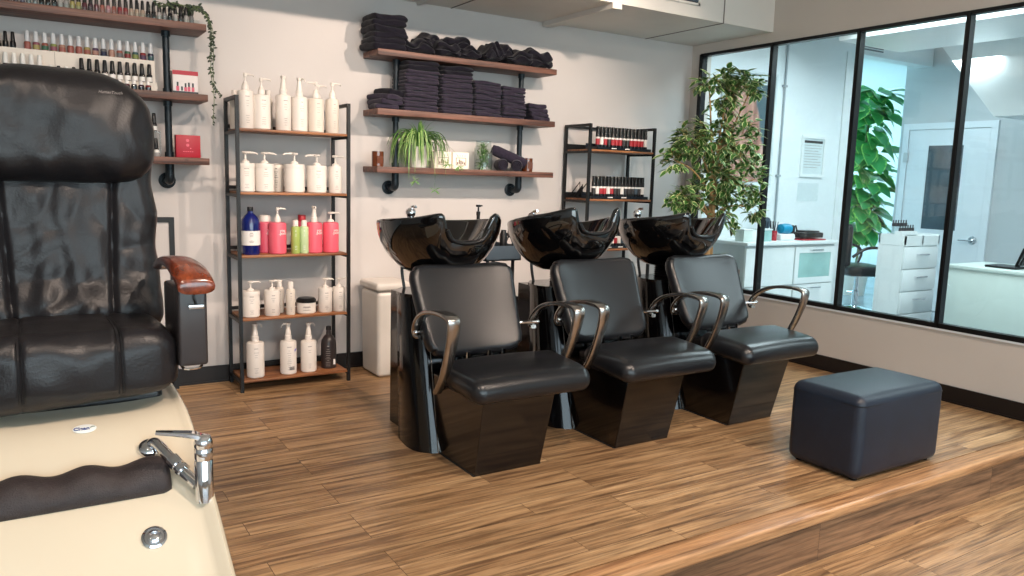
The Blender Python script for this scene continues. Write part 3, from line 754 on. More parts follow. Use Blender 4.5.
def pump(t,z,r=.0,rot=0,style='long',m='plastic_white',size=1.0):
    g=G(); T=TR((0,0,z),(0,0,rot))
    s=size
    if style=='long':
        g.lathe([(.021*s,0),(.021*s,.02*s),(.019*s,.028*s),(.012*s,.045*s),(.010*s,.05*s),(.006*s,.052*s),(.006*s,.075*s),(.011*s,.078*s),(.012*s,.095*s),(.008*s,.1*s)],16,T=T)
        g.tube([(0,0,.088*s),(.02*s,0,.093*s),(.055*s,0,.091*s),(.06*s,0,.082*s)],[.006*s,.006*s,.004*s,.003*s],8,T=T)
    elif style=='wide':
        g.lathe([(.024*s,0),(.022*s,.012*s),(.01*s,.02*s),(.006*s,.022*s),(.006*s,.055*s),(.02*s,.058*s),(.022*s,.066*s),(.012*s,.070*s)],16,T=T)
        g.tube([(-.02*s,0,.063*s),(.02*s,0,.064*s),(.06*s,0,.062*s),(.075*s,0,.054*s)],[.007*s,.007*s,.006*s,.004*s],8,T=T)
    else:
        g.lathe([(.022*s,0),(.022*s,.03*s),(.018*s,.034*s),(.016*s,.06*s),(.014*s,.066*s),(.012*s,.095*s),(.016*s,.1*s),(.016*s,.112*s)],16,T=T)
        g.tube([(0,0,.105*s),(.03*s,0,.106*s),(.042*s,0,.098*s),(.044*s,0,.085*s)],[.007*s,.006*s,.004*s,.003*s],8,T=T)
    return g.obj('pump',m,t)
def bottle(name,label,cat,x,y,z,r,h,m,style='long',rot=0,lines=5,la=-75,group=None,cap=None,lm='print_grey',s=1.0,shoulder=.012,sq=1):
    t=thing(name,label,cat,(x,y,z),0,group)
    g=G(); g.lathe([(r*.9,0),(r,.006),(r,h-shoulder),(r*.93,h-shoulder*.4),(r*.6,h)],28); g.obj('body',m,t)
    if lines: label_lines(t,r,h*.15,h*.82,la,lines,lm)
    if cap=='cap':
        g=G(); g.lathe([(r*.62,0),(r*.62,.038*s),(r*.56,.042*s)],18,c=(0,0,h)); g.obj('cap','plastic_white',t)
    elif cap=='tub':
        g=G(); g.lathe([(r*1.03,-.02),(r*1.03,0),(r*.98,.006),(r*.3,.008)],28,c=(0,0,h)); g.obj('lid','plastic_white',t); pump(t,h+.006,rot=rot,style='wide',s_=0) if False else pump(t,h+.006,rot=rot,style='wide',size=s)
    else: pump(t,h,rot=rot,style=style,size=s)
    return t
ZS=(1.597,1.224,.846,.46,.075)
# top shelf
tops=[(248.5,.046,.225,'long',.3,'tall white pump bottle at the left end of the rack\'s top shelf'),
(263,.052,.205,'long',0,'second white pump bottle from the left on the top rack shelf'),
(283.5,.046,.215,'trig',-1.9,'white pump bottle third from the left on the top rack shelf'),
(299,.048,.212,'trig',-1.0,'white pump bottle with orange print, fourth along the top rack shelf'),
(315,.049,.210,'long',3.3,'white pump bottle with pinkish print and left-pointing spout on the top rack shelf'),
(331.5,.042,.215,'long',.1,'white pump bottle at the right end of the rack\'s top shelf')]
for u,r,h,st,ro,lb in tops:
    bottle('pump_bottle',lb,'bottle',RX(u),4.85,ZS[0],r,h,'plastic_white' if u<300 else 'plastic_offwhite',st,ro,6,-70,'white bottles on the top rack shelf')
for u,r,h,lb in ((238,.030,.19,'slim white bottle half hidden behind the rack\'s left post on the top shelf'),(274.5,.026,.205,'slim white bottle peeking out behind the second and third top shelf bottles'),(323.5,.032,.21,'white bottle standing behind the two rightmost top shelf bottles')):
    bottle('slim_bottle',lb,'bottle',RX(u)+(.035 if u<240 else 0),4.98,ZS[0],r,h,'plastic_offwhite','long',0,0,cap='cap' if u<300 else None,group='white bottles on the top rack shelf')
# second shelf: wide tubs
for u,r,h,ro,lb in ((247.5,.052,.165,.15,'wide white pump tub at the left end of the second rack shelf'),(265,.056,.165,.1,'second wide white pump tub from the left on the second rack shelf'),
  (293.5,.061,.168,3.3,'widest white pump tub, in the middle of the second rack shelf'),(315.5,.060,.163,3.2,'wide white pump tub right of the widest one on the second rack shelf'),(334.5,.042,.162,.3,'narrow white pump tub at the right end of the second rack shelf')):
    bottle('pump_tub',lb,'tub',RX(u),4.85,ZS[1],r,h,'plastic_white',None,ro,0 if 290<u<300 else 5,-78,'pump tubs on the second rack shelf',cap='tub',s=1.0)
bottle('slim_bottle','grey-printed bottle behind the middle tub on the second rack shelf','bottle',RX(281.5),4.96,ZS[1],.040,.172,'plastic_offwhite','long',0,8,-95,cap='none' and 'cap',lm='print_dark',s=.1)
# third shelf
t=thing('blue_bottle','big dark blue bottle with white label on the third rack shelf','bottle',(RX(251),4.85,ZS[2]))
g=G(); g.lathe([(.05,0),(.056,.01),(.056,.19),(.052,.212),(.035,.235),(.018,.25),(.016,.262)],32); g.obj('body','plastic_blue',t)
g=G(); g.lathe([(.0568,.058),(.0568,.145)],32,cap0=False,cap1=False); lb=g.obj('label','label_white',t)
label_lines(t,.0570,.075,.13,-80,5); g=G(); g.lathe([(.017,.262),(.018,.264),(.018,.285),(.016,.288)],18); g.obj('cap','plastic_black',t)
for u,y,m,st,ro,cp,lb in ((268,4.93,'plastic_pinkdeep',None,0,'cap','pink bottle with white cap behind the leftmost pink pump bottle'),(276.5,4.85,'plastic_pink','long',.1,None,'pink pump bottle next to the green bottles on their left'),
   (312.5,4.85,'plastic_pink','trig',-1.6,None,'pink pump bottle just right of the green bottles'),(329.5,4.85,'plastic_pink','wide',.1,None,'pink pump bottle at the right end of the third rack shelf')):
    t=bottle('pink_bottle',lb,'bottle',RX(u),y,ZS[2],.053 if u<300 else .051,.195,m,st,ro,0,-78,'pink bottles on the third rack shelf',cap=cp,lm='print_white',s=.9)
    if y<4.9 or True:
        for ln,(tx,z_) in enumerate((('you',.145),('.post',.128))):
            r_=.0535; T=TR((0,-r_-.0002,z_),(R(90),0,0)); o=textmesh('lettering',tx,.026,'print_white',t,T,.0004)
            for v in o.data.vertices:                                    # wrap the word round the bottle
                an=-PI/2+.35+v.co.x/r_; rr_=.0536+( -v.co.y-r_); v.co.x=rr_*cos(an); v.co.y=rr_*sin(an)
t=bottle('pink_bottle','red-capped pink bottle at the back between the two right pink pump bottles','bottle',RX(307)+.0,4.99,ZS[2],.04,.19,'plastic_pinkdeep',None,0,0,cap='cap',group='pink bottles on the third rack shelf')
t.children[1].data=t.children[1].data.copy(); t.children[1].data.materials[0]=MATS['red_plastic']
for u,m,lb in ((293,'plastic_green','bright green slim bottle with white cap on the third rack shelf'),(301.5,'plastic_mint','pale mint slim bottle with white cap on the third rack shelf')):
    bottle('green_bottle',lb,'bottle',RX(u),4.83,ZS[2],.0275,.17,m,None,0,4,-85,cap='cap',lm='print_white',s=.9)
# fourth shelf
for u,r,h,ro,lb in ((250,.053,.155,.15,'white pump tub at the left end of the fourth rack shelf'),(270.5,.047,.155,.2,'second white pump tub from the left on the fourth rack shelf'),
   (323.5,.045,.152,.2,'white pump tub second from the right on the fourth rack shelf'),(338,.040,.152,.3,'white pump tub at the right end of the fourth rack shelf')):
    bottle('pump_tub',lb,'tub',RX(u),4.85,ZS[3],r,h,'plastic_white',None,ro,5,-78,'pump tubs on the fourth rack shelf',cap='tub',s=.85)
for u,y,lb in ((287.5,4.83,'slim white capped bottle in front, left of the black-lidded jar'),(281,4.93,'slim white capped bottle standing behind, left of the black-lidded jar')):
    bottle('slim_bottle',lb,'bottle',RX(u),y,ZS[3],.028,.165,'plastic_offwhite',None,0,5,-80,cap='cap')
t=thing('cream_jar','low white jar with dark lid on the fourth rack shelf','jar',(RX(304),4.85,ZS[3]))
g=G(); g.lathe([(.052,0),(.060,.008),(.060,.072)],30); g.obj('body','plastic_white',t); label_lines(t,.0602,.025,.045,-85,3,'print_grey',1.1)
g=G(); g.lathe([(.062,.072),(.062,.088),(.05,.1),(.01,.102)],30); g.obj('lid','plastic_black',t)
# bottom shelf
for u,r,h,st,ro,ln,lb in ((254,.053,.225,'trig',.1,5,'tall white pump bottle at the left end of the bottom rack shelf'),(286,.051,.215,'trig',3.3,9,'white pump bottle with barcode and violet mark on the bottom rack shelf'),(306.5,.050,.205,'trig',.2,4,'white pump bottle beside the dark bottle on the bottom rack shelf')):
    t=bottle('pump_bottle',lb,'bottle',RX(u),4.86,ZS[4],r,h,'plastic_white',st,ro,ln,-80,'white pump bottles on the bottom rack shelf')
    if ln==9:
        g=G(); g.keep=True
        for k in range(9):
            V=[]
            for an in (-1.72+k*.075,-1.72+k*.075+.045): V+=[(.0518*cos(an),.0518*sin(an),.03),(.0518*cos(an),.0518*sin(an),.052)]
            g.add(V,[(0,2,3,1)])
        g.obj('barcode','print_dark',t)
        g=G(); g.keep=True; V=[];F=[]
        for j in range(5):
            an=-1.0+j*.1; V+=[(.0518*cos(an),.0518*sin(an),.145+.003*j),(.0518*cos(an),.0518*sin(an),.158+.003*j)]
        for j in range(4): F.append((2*j,2*j+2,2*j+3,2*j+1))
        g.add(V,F); g.obj('violet_mark','print_lilac',t)
t=thing('dark_bottle','dark grey bottle with white print on the bottom rack shelf','bottle',(RX(328)+.01,4.90,ZS[4]))
g=G(); g.lathe([(.046,0),(.05,.006),(.05,.155),(.046,.185),(.03,.21),(.016,.222),(.014,.25),(.017,.252),(.017,.275),(.012,.278)],28); g.obj('body','plastic_char',t); label_lines(t,.0502,.02,.15,-95,9,'print_grey',.9)
g=G(); g.box((.02,-.0462,.045),(.018,.002,.035)); g.obj('price_sticker','label_white',t,smooth=False)
t=bottle('slim_bottle','clear-headed pale bottle hidden behind the tall left bottle on the bottom rack shelf','bottle',RX(258),4.99,ZS[4],.042,.2,'plastic_offwhite','trig',0,0)
# ------------------------------------------------------------------ second rack with colour tubes
rack('colour_rack','black metal rack of hair colour tubes between towel shelves and tree',3.668,4.335,4.77,5.10,1.780,(1.590,1.212,.822,.435,.06),'shelf_oak',lip=1)
def tube_can(mt_i,h=.170):
    t=thing('colour_tube','x','tube',(0,0,0),0,'hair colour tubes')
    g=G(); g.lathe([(.0155,0),(.0165,.004),(.0165,h*.72),(.015,h*.74)],14); g.obj('body','plastic_black',t)
    g=G(); g.lathe([(.0168,h*.20),(.0168,h*.46)],14,cap0=False,cap1=False); g.obj('label',['red_plastic','label_white','plastic_char','plastic_greyblue'][mt_i],t)
    g=G(); g.lathe([(.0170,h*.46),(.0170,h*.54)],14,cap0=False,cap1=False); g.obj('label_band','label_white',t)
    g=G(); g.lathe([(.0145,h*.74),(.0145,h*.98),(.013,h)],14); g.obj('cap','plastic_black',t)
    return t
protos=[tube_can(i) for i in range(4)]; used=set()
def put(pro,i,loc,lab,group):
    p=pro[i]
    if i in used and pro is protos: return dup(p,loc,label=lab,group=group)
    used.add(i); p.location=loc; p['label']=lab; p['group']=group; return p
rows=[(1.590,[3.785+.0372*k for k in range(14)],[0,1,0,2,0,0,0,2,2,0,0,0,0,1],'top'),
      (1.212,[3.765+.0355*k for k in range(15)],[2,1,0,0,1,0,2,2,1,2,2,2,3,2,1],'second'),
      (.822,[3.80+.0345*k for k in range(13)],[1,3,1,2,1,1,0,1,3,1,1,2,1],'third')]
for z,xs,kinds,nm in rows:
    tr=thing('tube_tray',f'dark low tray under the colour tubes on the {nm} shelf of the colour rack','tray',(sum(xs)/len(xs),4.86,z))
    w=xs[-1]-xs[0]+.06
    g=G(); g.bx(-w/2,w/2,-.075,.075,0,.005); g.bx(-w/2,w/2,-.075,-.070,0,.022); g.bx(-w/2,w/2,.070,.075,0,.05); g.bx(-w/2,-w/2+.004,-.075,.075,0,.022); g.bx(w/2-.004,w/2,-.075,.075,0,.022); g.obj('tray_body','tray_dark',tr,smooth=False)
    g=G(); 
    for q in (-.2,.05): g.box((q*w,-.0755,.012),(.05,.001,.008))
    g.obj('price_strip','label_white',tr,smooth=False)
    cn=['red-labelled','white-labelled','dark','grey-blue']
    for k,(x,kd) in enumerate(zip(xs,kinds)):
        put(protos,kd,(x,4.825,z+.005),f'{cn[kd]} colour tube, {nth(k,len(xs))} on the {nm} shelf of the colour rack',f'hair colour tubes on the {nm} colour rack shelf')
t=thing('triangular_holder','black triangular wire holder at the left end of the colour rack\'s second shelf','holder',(3.735,4.93,1.212))
g=G(); g.tube([(-.055,0,.006),(.05,0,.006),(.05,0,.125),(-.055,0,.006)],.005,6); g.tube([(-.055,.1,.006),(.05,.1,.006),(.05,.1,.125),(-.055,.1,.006)],.005,6); g.obj('wire_frame','rack_black',t)
g=G(); g.loft([[(-.045,.05,.01),(.045,.05,.01),(.045,.05,.11)],[(-.045,.056,.01),(.045,.056,.01),(.045,.056,.11)]]); g.obj('panel','plastic_black',t,smooth=False)
# ------------------------------------------------------------------ pipe shelves
def pipe_shelf(label,x0,x1,poles,tops_,zb,pr=.0195):
    t=thing('pipe_shelf',label,'shelf',((x0+x1)/2,YB,0)); cx=(x0+x1)/2; th=.040
    for z in tops_:
        g=G(); g.rbox((0,-.132,z-th/2),(x1-x0,.256,th),.003,1,(4,1,1)); g.obj('shelf_board','shelf_wood',t)
    for px in poles:
        x=px-cx; y=-.12; g=G()
        segs=[zb]+[z for z in tops_[::-1]]
        for i in range(len(segs)-1):
            a=segs[i]; b=segs[i+1]-th; g.lathe([(pr,a if i else a+.02),(pr,b)],14,c=(x,y,0))
            for zz in ((a if i else a+.03),b-.03): g.lathe([(pr*1.28,zz),(pr*1.28,zz+.03)],14,c=(x,y,0))
        g.obj('pole','pipe_black',t)
        g=G(); g.tube(catmull([(x,y,zb+.03),(x,y,zb+.008),(x,y+.012,zb-.008),(x,y+.04,zb-.012)],4),pr*1.3,12)
        g.lathe([(pr*1.0,0),(pr*1.0,.07)],14,T=TR((x,-.005-.075,zb-.012),(R(-90),0,0)))
        g.lathe([(.048,0),(.048,.008),(.030,.012),(.028,.028)],24,T=TR((x,-.001,zb-.012),(R(90),0,0))); g.obj('wall_flange','pipe_black',t)
    return t
pipe_shelf('three-tier wooden wall shelf on black pipes holding the dark towels',1.992,3.405,(2.18,3.183),(2.157,1.779,1.403),1.275)
pipe_shelf('three-tier wooden wall shelf on black pipes behind the pedicure chair',-.9,.945,(-.35,.748),(2.172,1.779,1.415),1.29)
# ------------------------------------------------------------------ towels
def towel_mesh(w,d,h,seed,folds=2,m='towel_purple',messy=1.0):
    rs=random.Random(seed)
    ph=[rs.uniform(0,6) for _ in range(6)]
    def fn(p,u):
        x,y,z=p
        k=noise.noise(Vector((x*14+seed*3.1,y*9,z*20)))*.006*messy+noise.noise(Vector((x*5+seed,y*5,seed*1.7)))*.008*messy
        z+=k*(.6 if u[2]>0 else .5)
        for q in range(1,folds):
            zz=-1+2*q/folds+.12*sin(x*16+ph[q]); y+=.016*math.exp(-((u[2]-zz)/.20)**2)*max(0,-u[1]-.3)/.7
            x-=math.copysign(.010,x)*math.exp(-((u[2]-zz)/.22)**2)*max(0,abs(u[0])-.7)/.3
        y+=noise.noise(Vector((x*11,seed*2.3,z*30)))*.008*messy*(1 if u[1]<0 else .3)
        x+=noise.noise(Vector((seed*1.3,y*12,z*30)))*.006*messy
        z-=.006*messy*max(0,-u[1]-.5)*(1+sin(x*22+ph[0]))
        return (x,y,z)
    g=G(); g.rbox((0,0,h/2),(w,d,h),h*.44,3,(12,6,3*folds),fn); return g.mesh('folded_towel',m)
TV=[towel_mesh(.250,.225,.0335,s,1,messy=1.2) for s in range(6)]
TW=[towel_mesh(.218,.215,.034,s+20,1,messy=1.6) for s in range(5)]
TB=[towel_mesh(.235,.23,.040,s+40,1,'towel_black',1.9) for s in range(5)]
def lay(me,loc,rz,lab,group,rot=None,scale=None):
    o=bpy.data.objects.new('folded_towel',me); COL.objects.link(o); o.location=loc; o.rotation_euler=rot or (0,0,rz)
    if scale: o.scale=scale
    return tag(o,lab,'towel',group)
rt=random.Random(3)
stacks=[(2.318,12,TV,1.0,'leftmost tall stack on middle shelf',.0226),
        (2.588,12,TV,.98,'second tall stack on middle shelf',.0218),
        (2.838,11,TW,1.0,'third tall stack on middle shelf',.0220),
        (3.055,10,TW,.90,'rightmost tall stack on middle shelf',.0222)]
for i,(x,n,vv,sx,nm,dh) in enumerate(stacks):
    z=1.780; 
    for k in range(n):
        lay(vv[(k*2+i)%len(vv)],(x+rt.uniform(-.005,.005),4.985+rt.uniform(-.010,.010),z),R(rt.uniform(-3.5,3.5)),f'folded dark towel, {level(k,n)} in the {nm}','folded towels in the four tall stacks',scale=(sx,1,dh/.0305)); z+=dh
    if i<2: # darker towels topping the first two stacks
        for k in range(2):
            lay(TB[(k+i)%4],(x+.01*k,4.985,z),R(rt.uniform(-3,3)),f'black towel lying on the {nm}, {"lower of two" if k==0 else "upper of two"}','black towels topping the tall stacks',scale=(sx,1,.82)); z+=.0290
# loose ones left and right on the middle shelf
for k in range(3): lay(TW[k%3],(2.085+.008*k,4.985,1.780+k*.031),R(-8+14*k),f'folded dark towel left of the left pipe, {level(k,3)} of its small pile','towels at the left end of the middle shelf',scale=(.74,1,1))
lay(TB[0],(2.125,5.0,1.875),0,'black towel slumped on top of the small left pile against the pipe',None,rot=(0,R(12),R(10)),scale=(.5,.9,.9))
for k in range(4): lay(TW[(k+1)%3],(3.29-.004*k,4.985,1.780+k*.0295),R(4-5*k),f'folded dark towel right of the right pipe, {level(k,4)} of its small pile','towels at the right end of the middle shelf',scale=(.72-.05*(k==3),1,.95))
# top shelf: tall left stack of black towels
for k in range(6): lay(TB[k%4],(2.085+rt.uniform(-.012,.012)-(.01 if k==0 else 0),4.975,2.158+k*.0365),R(rt.uniform(-5,5)),f'folded black towel, {level(k,6)} in the stack at the top shelf\'s left end','black towels stacked on the top shelf left end',scale=(1.0,1,1.06))
# top shelf: crumpled rolled towels
def bundle(w,d,h,seed):
    def fn(p,u):
        x,y,z=p
        s=sin(u[0]*5+seed)*.012; z*=1-.28*u[0]**2
        z+=s*(u[2]>-.5)+noise.noise(Vector((x*12+seed,y*12,z*12)))*.022
        y+=noise.noise(Vector((x*10,seed+4.,z*16)))*.022
        r_=noise.noise(Vector((x*6+seed*2,y*22,z*34)))*.012; y-=r_*(u[1]<0); z+=r_*.6
        x+=noise.noise(Vector((seed,y*10,z*14)))*.02
        y+=.022*math.exp(-((u[2]-.25*sin(x*11+seed))/.16)**2)*(u[1]<-.4)
        return (x,y,max(-h/2,z))
    g=G(); g.rbox((0,0,h/2),(w,d,h),h*.46,4,(14,8,5),fn); return g.mesh('bundled_towel','towel_black')
BM=[bundle(.20,.17,.085,s*1.7+.3) for s in range(6)]
bun=[(2.305,4.95,0,0,-9,1.05,.9,'leftmost crumpled black towel on the top towel shelf'),(2.395,5.0,.035,1,24,.85,1.0,'crumpled black towel with an end sticking up, second on the top towel shelf'),
 (2.50,4.93,0,2,4,.95,.85,'crumpled black towel lying low in front, third on the top towel shelf'),(2.61,5.0,.055,3,-6,1.0,.85,'rounded black towel resting above its neighbours left of the shelf gap'),
 (2.68,4.94,0,4,-4,.9,.8,'crumpled black towel right below the rounded one on the top towel shelf'),(2.86,4.95,0,5,8,.85,1.0,'crumpled dark towel just right of the gap on the top towel shelf'),
 (2.97,4.99,.03,0,14,.95,1.05,'pointed dark towel rising right of the gap on the top towel shelf'),(3.10,4.94,0,1,-4,1.0,.9,'low crumpled dark towel, second from the right end of the top towel shelf'),
 (3.265,4.96,0,2,6,1.2,1.15,'black towel with a slanting top at the right end of the top towel shelf')]
for x,y,dz_,k,ry,sx,sz,lb in bun:
    o=bpy.data.objects.new('bundled_towel',BM[k]); COL.objects.link(o); o.location=(x,y,2.157+dz_); o.rotation_euler=(0,R(ry)*.5 if dz_ else 0,R(ry)); o.scale=(sx*1.06,1.05,sz*1.28)
    tag(o,lb,'towel','crumpled towels on the top towel shelf')
def roll(name_label,loc,rot,l,r):
    t=thing('rolled_towel',name_label,'towel',loc,0,'rolled towels on the lowest shelf'); t.rotation_euler=rot
    V=[];n=26
    g=G(); rings=[]
    for i in range(9):
        x=-l/2+l*i/8; rr=r*(.86 if i in(0,8) else 1); rings.append([(x,rr*(1+.03*noise.noise(Vector((x*20,j*.7,r*9))))*cos(2*PI*j/n),rr*(1+.05*noise.noise(Vector((x*20,j*.7,0))))*sin(2*PI*j/n)) for j in range(n)])
    g.loft(rings); g.obj('roll','towel_purple',t)
    g=G(); sp=[(0,(.15*r+.75*r*k/40)*cos(k*.42),(.15*r+.75*r*k/40)*sin(k*.42)) for k in range(41)]
    for e in (-l/2-.001,l/2+.001): g=G(); g.tube([(e,p[1],p[2]) for p in sp],.0035,5); g.obj('spiral_end','towel_black',t)
    return t
roll('rolled dark towel lying underneath, left one of the three on the lowest shelf',(3.02,4.99,1.403+.044),(0,0,R(68)),.19,.043)
roll('rolled dark towel slanting down to the right over the other two rolls',(3.075,4.97,1.403+.105),(0,R(22),R(-24)),.27,.040)
roll('rolled dark towel at the right, its end facing out beside the pipe',(3.135,4.955,1.403+.0425),(0,0,R(58)),.17,.042)
# ------------------------------------------------------------------ lowest shelf things
def candle(lb,x,y,z):
    t=thing('candle_jar',lb,'candle',(x,y,z)); g=G(); g.lathe([(.036,0),(.040,.005),(.040,.1),(.0365,.1),(.0365,.03),(.001,.03)],26,cap1=False); g.obj('glass','amber_glass',t)
    g=G(); g.lathe([(.0355,.008),(.0355,.055)],20); g.obj('wax','red_box' if False else 'arm_wood',t)
    g=G(); g.box((0,-.0405,.045),(.045,.002,.05)); g.obj('label','amber_glass',t,smooth=False)
candle('amber glass candle jar at the left end of the lowest towel shelf',2.035,4.96,1.403)
candle('amber glass candle jar right of the right pipe behind the rolled towels',3.24,4.97,1.403)
for i,x in enumerate((2.52,2.66)):
    t=thing('printed_box',['white box with square green print beside the spider plant','white box with square green print left of the glass vase'][i],'box',(x,4.98,1.403),0,None)
    g=G(); g.rbox((0,0,.06),(.132,.07,.12),.008,2); g.obj('case','box_glow_white',t)
    g=G(); 
    for b in ((-.04,.04,.028,.031),(-.04,.04,.078,.081),(-.04,-.037,.028,.081),(.037,.04,.028,.081)): g.bx(b[0],b[1],-.0365,-.035,b[2],b[3])
    for k in range(5): g.bx(-.032+.014*k,-.024+.014*k,-.0365,-.035,.034+.004*(k%2),.050+.006*((k*3)%4))
    for k in range(4): g.bx(-.03+.02*k,-.028+.02*k,-.0365,-.035,.09,.1)
    g.obj('print','pot_brown',t,smooth=False)
# generic leaf builder
def leaf(g,base,d,nrm,l,w,bend=.25,seg=4,tip=1.0,mi=0):
    d=Vector(d).normalized(); nrm=Vector(nrm); nrm=(nrm-nrm.dot(d)*d); nrm=nrm.normalized() if nrm.length>1e-4 else d.orthogonal().normalized()
    sd=d.cross(nrm); o=len(g.v); 
    for i in range(seg+1):
        t=i/seg; ww=w*.5*(sin(PI*t**.8)**.85 if 0<t<1 else .02)
        c=Vector(base)+d*(l*t)-nrm*(bend*l*t*t)
        for s_,lift in ((-1,.18),(0,0),(1,.18)):
            p=c+sd*(ww*s_)+nrm*(ww*lift); g.uv[len(g.v)]=(abs(s_)*(.9 if 0<t<1 else .6)+(0 if t<.95 else .4),t); g.v.append(tuple(p))
    for i in range(seg):
        for j in range(2):
            a=o+i*3+j; g.f.append((a,a+1,a+4,a+3)); g.mi.append(mi)
def blade(g,pts,w,mi=0):
    P=[Vector(p) for p in pts]; n=len(P); o=len(g.v)
    for i,p in enumerate(P):
        t=i/(n-1); d=(P[min(i+1,n-1)]-P[max(i-1,0)]).normalized(); sd=d.cross(Vector((0,0,1))); sd=sd.normalized() if sd.length>1e-3 else Vector((1,0,0)); up_=sd.cross(d)
        ww=w*.5*(1-t**2.2)*(.6+.4*min(1,t*5))+.0004
        for s_ in(-1,0,1): g.uv[len(g.v)]=(.95 if s_==0 else .25,t); g.v.append(tuple(p+sd*ww*s_+up_*ww*.5*abs(s_)))
    for i in range(n-1):
        for j in range(2): a=o+i*3+j; g.f.append((a,a+1,a+4,a+3)); g.mi.append(mi)
# spider plant
sp=thing('spider_plant','green spider plant spilling over its white pot on the lowest towel shelf','plant',(2.335,4.965,1.403))
g=G(); g.lathe([(.050,0),(.056,.004),(.070,.14),(.072,.145),(.066,.145),(.062,.12),(.001,.12)],30,cap1=False); g.obj('pot','pot_white',sp)
g=G(); g.lathe([(.001,.132),(.064,.130),(.064,.12)],20); g.obj('soil','soil',sp)
rs=random.Random(11); g=G(); g.keep=True
for k in range(120):
    kind=k%6
    if kind==0:                                                   # upright spikes
        an=rs.uniform(-2.9,-.2); out=rs.uniform(.03,.11); top=rs.uniform(.24,.335); c_,s_=cos(an),sin(an)
        p=[(c_*.01,s_*.01,.13),(c_*out*.4,s_*out*.3,.13+(top-.13)*.5),(c_*out*.8,s_*out*.5,.13+(top-.13)*.85),(c_*out*1.3,s_*out*.7,top)]
    else:                                                         # arching leaves, longer to the sides
        an=rs.choice((rs.uniform(-.9,.35),rs.uniform(-.9,.35),rs.uniform(-2.1,-.9),rs.uniform(-3.5,-2.3),rs.uniform(-3.5,-2.3))); c_,s_=cos(an),sin(an)
        out=rs.uniform(.07,.19)*(1.15 if abs(c_)>.6 else .62); rise=rs.uniform(.04,.13); end=rs.uniform(-.02,.15) if kind<5 else rs.uniform(-.09,.03)
        p=[(c_*.02,s_*.02,.13),(c_*out*.3,s_*out*.3,.13+rise*.8),(c_*out*.62,s_*out*.62,.13+rise),(c_*out*.88,s_*out*.88,.13+rise*.75-(.13-end)*.2),(c_*out,s_*out,(end+.13+rise*.3)*.5),(c_*out*1.03,s_*out*1.03,end)]
    p=[(x,min(y,.11),z if y<-.105 else max(z,.004)) for x,y,z in p]
    blade(g,catmull(p,3),rs.uniform(.011,.020))
g.obj('leaves','leaf_spider',sp)
g=G(); g.keep=True
for (x0,y0,z0,x1,y1,z1) in ((.02,-.05,.16,.16,-.14,.02),(.03,-.08,.12,.06,-.14,-.16),(-.04,-.08,.14,-.09,-.145,-.10),(.05,-.05,.15,.25,-.13,.01)):
    blade(g,catmull([(x0,y0,z0),((x0+x1)/2,y0-.02,z0+.03),(x1,y1,(z0+z1)/2),(x1,y1,z1)],4),.006)
    for q in range(7): leaf(g,(x1,y1,z1+.01),(rs.uniform(-1,1),rs.uniform(-.8,.1),rs.uniform(-.6,.6)),(0,-1,1),.045,.008)
g.obj('runner','leaf_spider',sp)
# glass vase with leaves
va=thing('glass_vase','clear glass jar of pale green leaves on the lowest towel shelf','vase',(2.865,4.985,1.403))
g=G(); g.lathe([(.062,0),(.067,.006),(.067,.155),(.058,.175),(.056,.21),(.054,.21),(.055,.175),(.063,.153),(.063,.008)],28,cap1=False); g.obj('glass','clear_glass',va)
g=G(); g.keep=True
for k in range(170):
    an=rs.uniform(0,2*PI); r_=rs.uniform(0,.042); z=rs.uniform(.01,.17)
    leaf(g,(r_*cos(an),r_*sin(an),z),(cos(an)*.5+rs.uniform(-.3,.3),sin(an)*.5,rs.uniform(-.4,1)),(0,0,1),.034,.013)
for k in range(4): g.tube([(0,0,.01),(rs.uniform(-.03,.03),rs.uniform(-.03,.03),.2)],.002,5)
g.obj('leaves','leaf_spider',va)
# ------------------------------------------------------------------ nail polish on the left shelf
def polish(name,body,capm,h,r,label=None,caph=.5,lab2=None):
    t=thing(name,'x','nail polish',(0,0,0))
    hb=h*(1-caph); g=G(); g.lathe([(r*.92,0),(r,.003),(r,hb*.80),(r*.85,hb*.93),(r*.45,hb)],14); g.obj('bottle',body,t)
    g=G(); g.lathe([(r*.76,hb*.96),(r*.76,hb+.003),(r*.62,h*.96),(r*.46,h)],12); g.obj('cap',capm,t)
    if label: g=G(); g.lathe([(r*1.02,hb*.12),(r*1.02,hb*.62)],14,cap0=False,cap1=False); g.obj('label',label,t)
    return t
cols={'coral':(214,92,74),'rose':(196,84,110),'lime':(170,186,70),'green':(60,134,92),'wine':(122,36,52),'sand':(206,170,140),'navy':(36,42,88),'violet':(104,64,110),'peach':(226,150,120),'yellow':(208,190,80),'plum':(80,40,58),'grey':(130,128,130),'dark':(34,30,34),'clear':(196,190,186),'pink':(216,130,140),'teal':(50,110,120),'red':(196,40,44)}
for n_,c_ in cols.items(): c_=tuple(int((v*.62+(sum(c_)/3)*.38)*.80) for v in c_); mat('polish_'+n_,c_,.12,spec=.6,coat=.5,var=.04)
mat('cap_grey',(196,200,204),.4); mat('cap_white',(228,226,222),.4)
pool={}
def pol(kind,args,loc,lab,group):
    if kind not in pool: t=polish('nail_polish',*args); pool[kind]=t; t.location=loc; t['label']=lab; t['group']=group; return t
    return dup(pool[kind],loc,label=lab,group=group)
